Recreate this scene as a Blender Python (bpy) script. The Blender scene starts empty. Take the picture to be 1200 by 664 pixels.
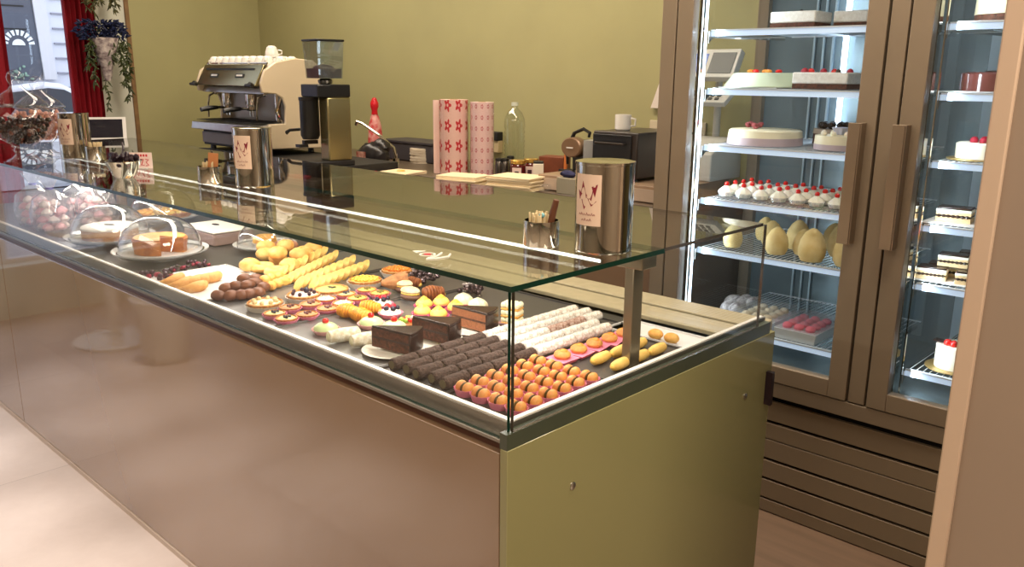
import bpy, bmesh, math, random
from mathutils import Matrix, Vector, Euler
PI = math.pi
scene = bpy.context.scene
COL = scene.collection
rnd = random.Random(7)

# ------------------------------------------------------------------ camera
FPX = 978.8; HC = 1.6254
YAW, PIT, ROL = 0.75638607, 1.32588145, 0.00933759
RM = Matrix.Rotation(YAW, 3, 'Z') @ Matrix.Rotation(PIT, 3, 'X') @ Matrix.Rotation(ROL, 3, 'Z')
cam = bpy.data.cameras.new('camera'); camo = bpy.data.objects.new('camera', cam); COL.objects.link(camo)
camo.matrix_world = Matrix.Translation((0, 0, HC)) @ RM.to_4x4()
cam.sensor_width = 36; cam.lens = FPX / 1200 * 36; cam.clip_start = .02
scene.camera = camo
vs = scene.view_settings
vs.view_transform = 'Standard'; vs.look = 'None'; vs.gamma = 1; vs.use_curve_mapping = False; vs.exposure = 0.4
try:
    scene.cycles.transparent_max_bounces = 40; scene.cycles.max_bounces = 10
except Exception: pass

def ray(x, y): return RM @ Vector((x - 600, 332 - y, -FPX))
def at(x, y, z):                      # point on the horizontal plane z seen at image point x, y
    d = ray(x, y); t = (z - HC) / d.z
    return Vector((d.x * t, d.y * t, z))
def atY(x, y, Y):
    d = ray(x, y); t = Y / d.y
    return Vector((d.x * t, Y, HC + d.z * t))
def atX(x, y, X):
    d = ray(x, y); t = X / d.x
    return Vector((X, d.y * t, HC + d.z * t))

# ------------------------------------------------------------------ materials
def lin(c):
    return tuple(((v / 255) / 12.92 if v / 255 <= .04045 else ((v / 255 + .055) / 1.055) ** 2.4) for v in c) + (1,)
MATS = {}
def mat(name, rgb, rough=.5, metal=0, var=0.0, scale=20, bump=0, bscale=60, spec=.5, coat=0, sss=0, emit=None, es=0, trans=0, rgb2=None, detail=4):
    if name in MATS: return MATS[name]
    m = bpy.data.materials.new(name); m.use_nodes = True; nt = m.node_tree; N = nt.nodes; L = nt.links
    p = N['Principled BSDF']
    p.inputs['Base Color'].default_value = lin(rgb); p.inputs['Roughness'].default_value = rough
    p.inputs['Metallic'].default_value = metal; p.inputs['Specular IOR Level'].default_value = spec
    p.inputs['Coat Weight'].default_value = coat; p.inputs['Coat Roughness'].default_value = .08
    p.inputs['Transmission Weight'].default_value = trans
    if sss:
        p.inputs['Subsurface Weight'].default_value = sss; p.inputs['Subsurface Radius'].default_value = (.01, .006, .003)
        p.inputs['Subsurface Scale'].default_value = 1
    tc = N.new('ShaderNodeTexCoord')
    if var or rgb2:
        nz = N.new('ShaderNodeTexNoise'); nz.inputs['Scale'].default_value = scale; nz.inputs['Detail'].default_value = detail
        L.new(tc.outputs['Object'], nz.inputs['Vector'])
        cr = N.new('ShaderNodeValToRGB')
        a = lin(rgb); b = lin(rgb2) if rgb2 else tuple(min(1, v * (1 + var)) for v in a[:3]) + (1,)
        a2 = a if rgb2 else tuple(v * (1 - var) for v in a[:3]) + (1,)
        cr.color_ramp.elements[0].color = a2; cr.color_ramp.elements[1].color = b
        cr.color_ramp.elements[0].position = .35; cr.color_ramp.elements[1].position = .65
        L.new(nz.outputs['Fac'], cr.inputs['Fac']); L.new(cr.outputs['Color'], p.inputs['Base Color'])
    if bump:
        nb = N.new('ShaderNodeTexNoise'); nb.inputs['Scale'].default_value = bscale; nb.inputs['Detail'].default_value = 3
        L.new(tc.outputs['Object'], nb.inputs['Vector'])
        bp = N.new('ShaderNodeBump'); bp.inputs['Strength'].default_value = bump; bp.inputs['Distance'].default_value = .004
        L.new(nb.outputs['Fac'], bp.inputs['Height']); L.new(bp.outputs['Normal'], p.inputs['Normal'])
    if emit:
        p.inputs['Emission Color'].default_value = lin(emit); p.inputs['Emission Strength'].default_value = es
    MATS[name] = m
    return m

def glass(name, tint=(1, 1, 1), boost=1.0, rough=.0, f0=.04, haze=0.0):
    if name in MATS: return MATS[name]
    m = bpy.data.materials.new(name); m.use_nodes = True; nt = m.node_tree; N = nt.nodes; L = nt.links
    N.clear()
    out = N.new('ShaderNodeOutputMaterial'); mix = N.new('ShaderNodeMixShader')
    tr = N.new('ShaderNodeBsdfTransparent'); tr.inputs['Color'].default_value = (*tint, 1)
    gl = N.new('ShaderNodeBsdfGlossy'); gl.inputs['Roughness'].default_value = rough
    ge = N.new('ShaderNodeNewGeometry'); dt = N.new('ShaderNodeVectorMath'); dt.operation = 'DOT_PRODUCT'
    L.new(ge.outputs['Incoming'], dt.inputs[0]); L.new(ge.outputs['Normal'], dt.inputs[1])
    def M(op, a, b=None):
        n = N.new('ShaderNodeMath'); n.operation = op; n.use_clamp = (op in ('MULTIPLY_ADD',))
        for i, v in enumerate((a, b)):
            if v is None: continue
            if isinstance(v, (int, float)): n.inputs[i].default_value = v
            else: L.new(v, n.inputs[i])
        return n.outputs[0]
    ab = M('ABSOLUTE', dt.outputs['Value']); om = M('SUBTRACT', 1, ab); p5 = M('POWER', om, 5)
    f = M('MULTIPLY', p5, (1 - f0) * boost); f = M('ADD', f, f0 * boost); f = M('MINIMUM', f, 1.0)
    L.new(f, mix.inputs['Fac']); L.new(tr.outputs[0], mix.inputs[1]); L.new(gl.outputs[0], mix.inputs[2])
    if haze:
        df = N.new('ShaderNodeBsdfDiffuse'); df.inputs['Color'].default_value = (.9, .9, .9, 1)
        m2 = N.new('ShaderNodeMixShader'); m2.inputs['Fac'].default_value = haze
        L.new(mix.outputs[0], m2.inputs[1]); L.new(df.outputs[0], m2.inputs[2]); L.new(m2.outputs[0], out.inputs['Surface'])
    else:
        L.new(mix.outputs[0], out.inputs['Surface'])
    MATS[name] = m
    return m

def emis(name, rgb, s):
    return mat(name, rgb, emit=rgb, es=s)

# ------------------------------------------------------------------ mesh builder
class B:
    def __init__(self): self.bm = bmesh.new(); self.mi = 0
    def m(self, i): self.mi = i; return self
    def _f(self, vs):
        try:
            f = self.bm.faces.new(vs); f.material_index = self.mi; f.smooth = True; return f
        except ValueError: return None
    def box(self, x0, x1, y0, y1, z0, z1, top=None):
        a = [(x0, y0), (x1, y0), (x1, y1), (x0, y1)]
        return self.prism(a, z0, z1, top)
    def prism(self, poly, z0, z1, top=None, axis='z', M=None):
        t = poly if top is None else top
        def P(u, v, w):
            p = Vector((u, v, w)) if axis == 'z' else (Vector((u, w, v)) if axis == 'y' else Vector((w, u, v)))
            return M @ p if M else p
        lo = [self.bm.verts.new(P(u, v, z0)) for u, v in poly]; hi = [self.bm.verts.new(P(u, v, z1)) for u, v in t]
        self._f(lo[::-1]); self._f(hi); n = len(poly)
        for i in range(n): self._f([lo[i], lo[(i + 1) % n], hi[(i + 1) % n], hi[i]])
        return self
    def lathe(self, prof, seg=24, c=(0, 0, 0), M=None, wob=None, arc=2 * PI, mis=None):
        rings = []
        full = abs(arc - 2 * PI) < 1e-6; ns = seg if full else seg + 1
        for r, z in prof:
            if r < 1e-6:
                p = Vector((c[0], c[1], c[2] + z)); rings.append([self.bm.verts.new(M @ p if M else p)])
            else:
                ring = []
                for k in range(ns):
                    a = arc * k / seg; rr = r * (wob(a, z) if wob else 1)
                    p = Vector((c[0] + rr * math.cos(a), c[1] + rr * math.sin(a), c[2] + z)); ring.append(self.bm.verts.new(M @ p if M else p))
                rings.append(ring)
        for i in range(len(rings) - 1):
            A, Bq = rings[i], rings[i + 1]
            if mis: self.mi = mis[i]
            for k in range(seg):
                k2 = (k + 1) % ns if full else k + 1
                if len(A) == 1 and len(Bq) == 1: continue
                if len(A) == 1: self._f([A[0], Bq[k2], Bq[k]][::-1])
                elif len(Bq) == 1: self._f([A[k], A[k2], Bq[0]])
                else: self._f([A[k], A[k2], Bq[k2], Bq[k]])
        if not full:
            for e in (0, -1):
                vs_ = [r_[0] if len(r_) == 1 else r_[e] for r_ in rings]
                self._f(vs_)
        return self
    def ell(self, c, r, seg=16, rings=8, M=None, noise=0, z0=-1.0):
        if isinstance(r, (int, float)): r = (r, r, r)
        T = Matrix.Translation(c) @ (M.to_4x4() if M else Matrix.Identity(4)) @ Matrix.Diagonal((*r, 1))
        prof = []
        for i in range(rings + 1):
            t = -PI / 2 + PI * i / rings; z = math.sin(t)
            if z < z0 - 1e-9: continue
            prof.append((math.cos(t) if abs(math.cos(t)) > 1e-4 else 0, z))
        if z0 > -1: prof.insert(0, (0, prof[0][1]))
        n0 = len(self.bm.verts)
        self.lathe(prof, seg, M=T)
        if noise:
            self.bm.verts.ensure_lookup_table()
            for v in self.bm.verts[n0:]:
                v.co += Vector((rnd.uniform(-1, 1), rnd.uniform(-1, 1), rnd.uniform(-1, 1))) * noise
        return self
    def tube(self, pts, r, seg=8, cap=True):
        pts = [Vector(p) for p in pts]; n = len(pts); rs = r if isinstance(r, (list, tuple)) else [r] * n
        rings = []; up = None
        for i, p in enumerate(pts):
            d = (pts[min(i + 1, n - 1)] - pts[max(i - 1, 0)]).normalized()
            if up is None: up = Vector((0, 0, 1)) if abs(d.z) < .9 else Vector((1, 0, 0))
            s = d.cross(up).normalized(); u2 = s.cross(d).normalized(); up = u2
            rings.append([self.bm.verts.new(p + (s * math.cos(2 * PI * k / seg) + u2 * math.sin(2 * PI * k / seg)) * rs[i]) for k in range(seg)])
        for i in range(n - 1):
            for k in range(seg): self._f([rings[i][k], rings[i][(k + 1) % seg], rings[i + 1][(k + 1) % seg], rings[i + 1][k]])
        if cap: self._f(rings[0][::-1]); self._f(rings[-1])
        return self
    def strip(self, pts, wid, th):           # flat bar along pts in the xz / yz planes
        return self.tube(pts, wid, 4)
    def jit(self, a):
        for v in self.bm.verts: v.co += Vector((rnd.uniform(-a, a), rnd.uniform(-a, a), rnd.uniform(-a, a)))
        return self

def obj(name, b, mats, parent=None, loc=None, rot=None, bev=0, sharp=35, sub=0):
    me = bpy.data.meshes.new(name); bmesh.ops.recalc_face_normals(b.bm, faces=b.bm.faces[:]); b.bm.to_mesh(me); b.bm.free()
    if not isinstance(mats, (list, tuple)): mats = [mats]
    for m in mats: me.materials.append(m)
    try: me.set_sharp_from_angle(angle=math.radians(sharp))
    except Exception: pass
    o = bpy.data.objects.new(name, me); COL.objects.link(o)
    if parent: o.parent = parent
    if loc is not None: o.location = loc
    if rot is not None: o.rotation_euler = rot
    if bev:
        md = o.modifiers.new('bevel', 'BEVEL'); md.width = bev; md.segments = 2; md.limit_method = 'ANGLE'; md.angle_limit = math.radians(40)
    if sub:
        md = o.modifiers.new('sub', 'SUBSURF'); md.levels = sub; md.render_levels = sub
    return o
def thing(name, label, cat, loc=(0, 0, 0), rz=0, group=None):
    o = bpy.data.objects.new(name, None); COL.objects.link(o); o.empty_display_size = .05
    o.location = loc; o.rotation_euler = (0, 0, rz); o['label'] = label; o['category'] = cat
    if group: o['group'] = group
    return o
def tag(o, label, cat, group=None):
    o['label'] = label; o['category'] = cat
    if group: o['group'] = group
    return o
def struct(name, b, m, **k):
    o = obj(name, b, m, **k); o['kind'] = 'structure'; return o
def dup(root, loc, rz=0, label=None, group=None, s=1, rot=None):
    r = root.copy(); COL.objects.link(r); r.location = loc; r.rotation_euler = rot or (0, 0, rz); r.scale = (s, s, s) if isinstance(s, (int, float)) else s
    if label: r['label'] = label
    if group: r['group'] = group
    for ch in list(root.children):
        c = ch.copy(); COL.objects.link(c); c.parent = r
        for g in list(ch.children):
            d = g.copy(); COL.objects.link(d); d.parent = c
    return r
FIRST = {}
def put(kind, maker, loc, rz=0, label=None, group=None, s=1, rot=None):
    """first call builds the thing, later calls copy it with its parts"""
    if kind not in FIRST:
        o = maker(); FIRST[kind] = o
        o.location = loc; o.rotation_euler = rot or (0, 0, rz); o.scale = (s, s, s) if isinstance(s, (int, float)) else s
        if label: o['label'] = label
        if group: o['group'] = group
        return o
    return dup(FIRST[kind], loc, rz, label, group, s, rot)
ORD = ['first', 'second', 'third', 'fourth', 'fifth', 'sixth', 'seventh', 'eighth', 'ninth', 'tenth', 'eleventh', 'twelfth', 'thirteenth', 'fourteenth', 'fifteenth', 'sixteenth']
NUM = ['one', 'two', 'three', 'four', 'five', 'six', 'seven', 'eight', 'nine', 'ten', 'eleven', 'twelve']

# ------------------------------------------------------------------ palette
GREEN = mat('green_wall_paint', (166, 160, 114), .55, var=.03, scale=3, bump=.05, bscale=200)
WHITE_W = mat('white_wall_paint', (205, 205, 192), .6, var=.04, scale=4)
TAUPE_W = mat('taupe_wall_paint', (156, 142, 124), .6, var=.03, scale=3)
CEIL = mat('ceiling_paint', (225, 218, 200), .7)
LACQ = mat('taupe_lacquer', (132, 106, 82), .05, spec=.9, coat=.5)
LACQ_E = mat('olive_lacquer', (140, 136, 94), .08, spec=.7)
BRZ = mat('bronze_metal', (140, 124, 104), .38, metal=.1, var=.03, scale=6)
BRZ_D = mat('dark_gap', (14, 10, 8), .8)
STEEL = mat('brushed_steel', (190, 188, 182), .28, metal=1, var=.04, scale=40)
CHROME = mat('polished_steel', (215, 210, 200), .07, metal=1)
ALU = mat('satin_aluminium', (150, 146, 138), .35, metal=.9)
LINER = mat('fridge_liner_steel', (120, 136, 142), .22, metal=.4, var=.04, scale=5)
BLACK = mat('black_plastic', (18, 17, 18), .35)
BLACKM = mat('black_matte', (24, 22, 22), .6)
CREAMP = mat('cream_enamel', (214, 196, 168), .3, coat=.3)
WHITE = mat('white_porcelain', (235, 230, 222), .2, coat=.3)
WPL = mat('white_plastic', (222, 218, 212), .35)
DECK = mat('steel_deck', (80, 78, 76), .35, metal=.5, var=.03)
BEIGE = mat('beige_stone', (176, 164, 134), .4, var=.06, scale=30)
GEDGE = mat('green_glass_edge', (10, 48, 38), .12, spec=.8)
GEDGE2 = mat('brown_glass_edge', (74, 66, 56), .15, spec=.8)
GL = glass('clear_glass', (.985, .99, .985), 1.0)
GLT = glass('top_glass', (.96, .975, .955), 1.15)
GLD = glass('dome_glass', (.96, .965, .97), 2.6, f0=.075)
GLF = glass('fridge_door_glass', (.97, .985, .99), .8)
PLAS = glass('clear_plastic', (.95, .955, .97), 1.6, rough=.12, f0=.05, haze=.05)
PINK = mat('pink_paper', (232, 130, 160), .6, sss=.1)
WPAPER = mat('white_paper', (225, 215, 205), .7)
TAN_PAPER = mat('tan_paper', (218, 192, 148), .7, var=.05, scale=30)
CHOC = mat('chocolate_glaze', (46, 28, 22), .25, var=.15, scale=60, bump=.15, bscale=80)
CHOCM = mat('chocolate_sponge', (84, 48, 32), .8, var=.5, scale=110, bump=.5, bscale=200)
CHOCF = mat('chocolate_filling', (150, 92, 56), .7, var=.2, scale=200, bump=.4, bscale=200)
COCOA = mat('cocoa_crumb', (40, 28, 24), .9, rgb2=(92, 70, 60), scale=260, bump=1, bscale=200)
COCO = mat('coconut_crumb', (246, 242, 238), .9, rgb2=(206, 190, 176), scale=180, bump=1, bscale=220)
COCOR = mat('rose_coconut_crumb', (205, 180, 168), .9, rgb2=(140, 96, 80), scale=180, bump=1, bscale=220)
CREAM = mat('whipped_cream', (244, 238, 220), .5, sss=.2)
CUST = mat('yellow_custard', (240, 196, 96), .45, var=.15, scale=60, sss=.1)
PISTC = mat('pistachio_filling', (150, 160, 92), .6, var=.15, scale=80)
GREENI = mat('green_icing', (196, 216, 158), .35, sss=.15)
RED = mat('red_cherry', (222, 22, 18), .15, coat=.5)
RASP = mat('raspberry', (176, 20, 50), .4, bump=.6, bscale=300)
BLUEB = mat('blueberry', (34, 30, 52), .35)
GOLD = mat('golden_pastry', (226, 160, 72), .5, rgb2=(238, 190, 104), scale=50, bump=.2, bscale=80)
BUN = mat('golden_bun', (232, 170, 84), .5, rgb2=(244, 204, 128), scale=40, bump=.15, bscale=60)
PEACH = mat('apricot_bun', (208, 132, 68), .45, rgb2=(222, 170, 88), scale=50, bump=.25, bscale=300)
CRUST = mat('baked_crust', (214, 158, 92), .65, rgb2=(184, 118, 60), scale=60, bump=.5, bscale=120)
COOKY = mat('pale_cookie', (240, 206, 122), .6, rgb2=(230, 184, 94), scale=40, bump=.2, bscale=90)
BROWN = mat('brown_baked_crust', (128, 76, 46), .5, rgb2=(88, 48, 28), scale=40, bump=.3, bscale=90)
FINGER = mat('pale_brown_pastry', (226, 176, 106), .6, rgb2=(206, 146, 80), scale=60, bump=.4, bscale=120)
ORANGE = mat('orange_topping', (238, 160, 56), .4, rgb2=(226, 120, 40), scale=60, bump=.3)
YELL = mat('yellow_topping', (244, 208, 96), .4, rgb2=(236, 180, 60), scale=60, bump=.3)
LIME = mat('green_topping', (206, 206, 110), .4, var=.1, scale=60)
NUT = mat('chopped_nuts', (220, 198, 150), .7)
LEAFB = mat('dark_leaf', (42, 54, 24), .6, rgb2=(70, 80, 34), scale=30)
BLUEF = mat('blue_petals', (34, 46, 92), .6, rgb2=(20, 26, 46), scale=60)
CURT = mat('crimson_curtain', (150, 14, 34), .8, var=.12, scale=4)
WOODB = mat('brown_wood', (112, 66, 40), .5, rgb2=(92, 52, 30), scale=14)
STICK = mat('pale_wood_sticks', (226, 206, 164), .7)
REDP = mat('red_print', (196, 32, 44), .5)
DRED = mat('dark_red_print', (130, 24, 44), .5)
LABEL = mat('rose_label', (226, 198, 176), .5)
LED = emis('led_white', (255, 250, 240), 5)
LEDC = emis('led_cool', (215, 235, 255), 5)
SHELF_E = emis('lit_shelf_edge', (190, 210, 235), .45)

# ------------------------------------------------------------------ room shell
YW = 3.6; XL = -6.15; ZC = 3.0
def floor_mat():
    m = bpy.data.materials.new('stone_floor'); m.use_nodes = True; nt = m.node_tree; N = nt.nodes; L = nt.links; p = N['Principled BSDF']
    tc = N.new('ShaderNodeTexCoord'); br = N.new('ShaderNodeTexBrick'); br.inputs['Scale'].default_value = 1.0
    br.inputs['Brick Width'].default_value = 1.2; br.inputs['Row Height'].default_value = .6; br.inputs['Mortar Size'].default_value = .002
    br.inputs['Color1'].default_value = lin((196, 180, 168)); br.inputs['Color2'].default_value = lin((188, 172, 160)); br.inputs['Mortar'].default_value = lin((160, 146, 134))
    nz = N.new('ShaderNodeTexNoise'); nz.inputs['Scale'].default_value = 2.2; nz.inputs['Detail'].default_value = 8; nz.inputs['Roughness'].default_value = .65
    L.new(tc.outputs['Object'], br.inputs['Vector']); L.new(tc.outputs['Object'], nz.inputs['Vector'])
    mx = N.new('ShaderNodeMixRGB'); mx.blend_type = 'MULTIPLY'; mx.inputs['Fac'].default_value = .5
    cr = N.new('ShaderNodeValToRGB'); cr.color_ramp.elements[0].color = (.62, .56, .52, 1); cr.color_ramp.elements[1].color = (1, 1, 1, 1)
    cr.color_ramp.elements[0].position = .3; cr.color_ramp.elements[1].position = .7
    L.new(nz.outputs['Fac'], cr.inputs['Fac']); L.new(br.outputs['Color'], mx.inputs[1]); L.new(cr.outputs['Color'], mx.inputs[2])
    L.new(mx.outputs['Color'], p.inputs['Base Color']); p.inputs['Roughness'].default_value = .42
    return m
FLOOR = floor_mat()
def floor2_mat():
    m = bpy.data.materials.new('wood_floor'); m.use_nodes = True; nt = m.node_tree; N = nt.nodes; L = nt.links; p = N['Principled BSDF']
    tc = N.new('ShaderNodeTexCoord'); mp = N.new('ShaderNodeMapping'); mp.inputs['Scale'].default_value = (1.2, 14, 1)
    nz = N.new('ShaderNodeTexNoise'); nz.inputs['Scale'].default_value = 2; nz.inputs['Detail'].default_value = 6
    cr = N.new('ShaderNodeValToRGB'); cr.color_ramp.elements[0].color = lin((104, 84, 68)); cr.color_ramp.elements[1].color = lin((140, 114, 94))
    L.new(tc.outputs['Object'], mp.inputs['Vector']); L.new(mp.outputs['Vector'], nz.inputs['Vector']); L.new(nz.outputs['Fac'], cr.inputs['Fac'])
    L.new(cr.outputs['Color'], p.inputs['Base Color']); p.inputs['Roughness'].default_value = .45
    return m
struct('floor', B().box(XL, 2.2, -3.2, 1.7, -.1, 0), FLOOR)
struct('floor_service', B().box(XL, 2.2, 1.7, YW, -.1, 0), floor2_mat())
struct('ceiling', B().box(XL - .3, 2.3, -3.3, YW + .1, ZC, ZC + .1), CEIL)
struct('wall_back', B().box(XL - .3, 2.3, YW, YW + .1, 0, ZC), GREEN)
struct('wall_right', B().box(2.2, 2.3, -3.3, YW, 0, ZC), TAUPE_W)
struct('wall_front', B().box(XL - .3, 2.2, -3.3, -3.2, 0, ZC), TAUPE_W)
# left wall: green stretch, timber edge, white pier, shop window with the piers around it
struct('wall_left', B().box(XL - .3, XL, 2.592, YW, 0, ZC), GREEN)
struct('trim_1', B().box(XL - .3, XL + .015, 2.562, 2.592, 0, ZC), mat('oak_trim', (128, 96, 62), .5, var=.15, scale=20), bev=.004)
struct('wall_left_pier', B().box(XL - .3, XL, 2.30, 2.562, 0, ZC), WHITE_W)
struct('wall_left_lower', B().box(XL - .3, XL, -3.2, 2.30, 0, .35), WHITE_W)
struct('wall_left_upper', B().box(XL - .3, XL, -3.2, 2.30, 2.75, ZC), WHITE_W)
struct('wall_left_far_pier', B().box(XL - .3, XL, -3.2, -1.2, .35, 2.75), WHITE_W)
w = struct('window_1', B().box(XL - .17, XL - .162, -1.15, 2.27, .38, 2.72), glass('shop_window_glass', (.97, .98, 1), .8))
FRW = mat('white_frame', (215, 214, 216), .4)
fr = B(); fr.box(XL - .2, XL - .13, -1.2, -1.15, .35, 2.75); fr.box(XL - .2, XL - .13, 2.26, 2.30, .35, 2.75); fr.box(XL - .2, XL - .13, -1.15, 2.26, .35, .38); fr.box(XL - .2, XL - .13, -1.15, 2.26, 2.72, 2.75); fr.box(XL - .2, XL - .13, .5, .55, .38, 2.72)
f = obj('window_frame', fr, FRW, parent=w)
# foreground wall end at the right of the view
JX = -.401
struct('wall_foreground', B().box(JX + .02, 2.2, 1.602, 1.70, 0, ZC), mat('greige_panel', (146, 128, 112), .45, var=.02, scale=3))
struct('trim_2', B().box(JX, JX + .032, 1.592, 1.712, 0, ZC), mat('pale_edge_band', (192, 168, 146), .4), bev=.003)

# ------------------------------------------------------------------ street outside
struct('ground_street', B().box(-40, XL - .3, -30, 40, -.12, -.02), mat('street_paving', (150, 150, 152), .8, var=.1, scale=2))
SID = mat('white_siding', (222, 224, 232), .6, var=.02, scale=1)
def facade():
    X = -13.0
    t = thing('building', 'white clapboard building with dark round-cornered door across the street', 'building', (X, 4, 0))
    b = B(); b.box(-.4, 0, -14, 16, 0, 7); obj('wall', b, SID, t)
    b = B()
    for k in range(34):
        z = .2 + .2 * k; b.prism([(0, z), (.028, z), (.004, z + .19), (0, z + .19)], .62 if z < 2.9 else -14, 16, axis='y')
    bb = obj('clapboards', b, SID, t)
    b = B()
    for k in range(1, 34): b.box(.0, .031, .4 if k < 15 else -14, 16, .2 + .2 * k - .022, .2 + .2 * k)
    obj('board_shade_line', b, mat('siding_shade', (150, 150, 160), .7), bb)  # grey strips stand in for the shade line under each board
    # dark door leaf with rounded lower corner and white casing
    poly = [(-2.6, 4.2), (-2.6, 1.45)] + [(.05 - .0 + .25 * math.sin(a) - .1, 1.70 - .25 * math.cos(a)) for a in [i * PI / 2 / 8 for i in range(9)]] + [(.18, 2.0), (.06, 4.2)]
    d = obj('door_leaf', B().prism(poly, .03, .07, axis='x'), mat('slate_door', (84, 88, 100), .5, var=.05, scale=3), t)
    b = B()
    for k in range(6): b.box(.07, .078, -2.6, .05, 2.15 + .3 * k, 2.17 + .3 * k)
    obj('door_groove', b, BLACKM, d)
    b = B(); b.prism([(.20, 1.5), (.36, 1.5), (.26, 4.2), (.10, 4.2)], .0, .10, axis='x')
    obj('door_casing', b, FRW, t)
    b = B()
    for k in range(9):
        a = PI * (.06 + .88 * k / 8); c = Vector((.085, -.07, 1.95)); u = Vector((0, math.cos(a), math.sin(a)))
        n = Vector((0, -math.sin(a), math.cos(a)))
        q = [c + u * .13 + n * .012, c + u * .13 - n * .012, c + u * .2 - n * .022, c + u * .2 + n * .022]
        b.prism([(p.y, p.z) for p in q], .075, .09, axis='x')
    hp = [(-.07 + .08 * math.cos(i * PI / 10), 1.95 + .08 * math.sin(i * PI / 10)) for i in range(11)]
    b.prism(hp, .075, .09, axis='x')
    obj('fan_emblem', b, mat('white_emblem', (240, 244, 240), .5), t)
    b = B()
    b.m(0)
    for k in range(14): b.ell((.085, rnd.uniform(-.2, .05), rnd.uniform(1.5, 1.68)), (.01, rnd.uniform(.01, .03), rnd.uniform(.01, .03)), 8, 5)
    obj('door_wreath', b, mat('pale_green_leaves', (140, 170, 150), .6), t)
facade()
def car():
    X = -10.5
    t = thing('car', 'white car parked in the street outside the shop window', 'car', (X - .9, 3.6, -.02))
    WC = mat('white_car_paint', (222, 224, 230), .2, coat=.6)
    DG = mat('car_glass', (40, 44, 52), .08)
    # side profile (along y, z); driver side towards the shop
    prof = [(-2.2, .35), (-2.2, .85), (-2.05, 1.0), (-1.35, 1.08), (-.75, 1.44), (-.2, 1.52), (.0, 1.50), (.75, 1.14), (1.55, 1.02), (1.95, .82), (2.0, .35)]
    b = B(); b.prism([(y, z) for y, z in prof], -.85, .85, axis='x'); obj('body', b, WC, t, bev=.05)
    b = B(); b.prism([(-1.15, 1.10), (-.72, 1.38), (-.15, 1.45), (.02, 1.43), (.55, 1.14)], .853, .868, axis='x'); obj('side_window', b, DG, t)
    b = B(); b.prism([(-1.15, 1.10), (-.72, 1.38), (-.15, 1.45), (.02, 1.43), (.55, 1.14)], -.868, -.853, axis='x'); obj('side_window', b, DG, t)
    for y in (-1.35, 1.2):
        for s in (-1, 1):
            M = Matrix.Translation((s * .8, y, .33)) @ Matrix.Rotation(PI / 2, 4, 'Y')
            b = B(); b.lathe([(0, -.1), (.2, -.1), (.33, -.09), (.33, .09), (.2, .1), (0, .1)], 24, M=M); obj('wheel', b, BLACKM, t)
    b = B(); b.ell((.95, .6, 1.12), (.08, .06, .06)); obj('side_mirror', b, WC, t)
    b = B(); b.box(.85, .875, -1.9, 1.8, .55, .6); obj('door_trim', b, BLACKM, t)
car()

# ------------------------------------------------------------------ curtains
def curtain(y0, y1, label, x=XL + .065):
    b = B(); n = 40; pts = []
    for i in range(n + 1):
        y = y0 + (y1 - y0) * i / n; pts.append((x + .022 * math.sin(i * .95) + .006 * math.sin(i * 2.7), y))
    back = [(px - .008, py) for px, py in pts[::-1]]
    b.prism(pts + back, .12, 2.86)
    t = thing('curtain', label, 'curtain', (0, 0, 0)); t.location = (x, (y0 + y1) / 2, .12)
    o = obj('drape', b, CURT, t, loc=(-x, -(y0 + y1) / 2, -.12), sharp=80)
    for i in range(5):
        hb = B(); hb.lathe([(.012, -.003), (.018, -.003), (.018, .003), (.012, .003), (.012, -.003)], 12, M=Matrix.Translation((0, (i / 4 - .5) * (y1 - y0) * .9, 2.755)) @ Matrix.Rotation(PI / 2, 4, 'X')); obj('curtain_ring', hb, STEEL, t)
curtain(2.135, 2.335, 'crimson curtain hanging at the right edge of the shop window')
curtain(1.30, 1.775, 'crimson curtain at the far left edge behind the glass jars')
b = B(); b.tube([(XL + .065, -1.3, 2.875), (XL + .065, 2.45, 2.875)], .011, 10); b.ell((XL + .065, 2.46, 2.875), .02)
tag(obj('curtain_rod', b, STEEL), 'steel curtain rod above the shop window', 'curtain rod')

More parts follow.
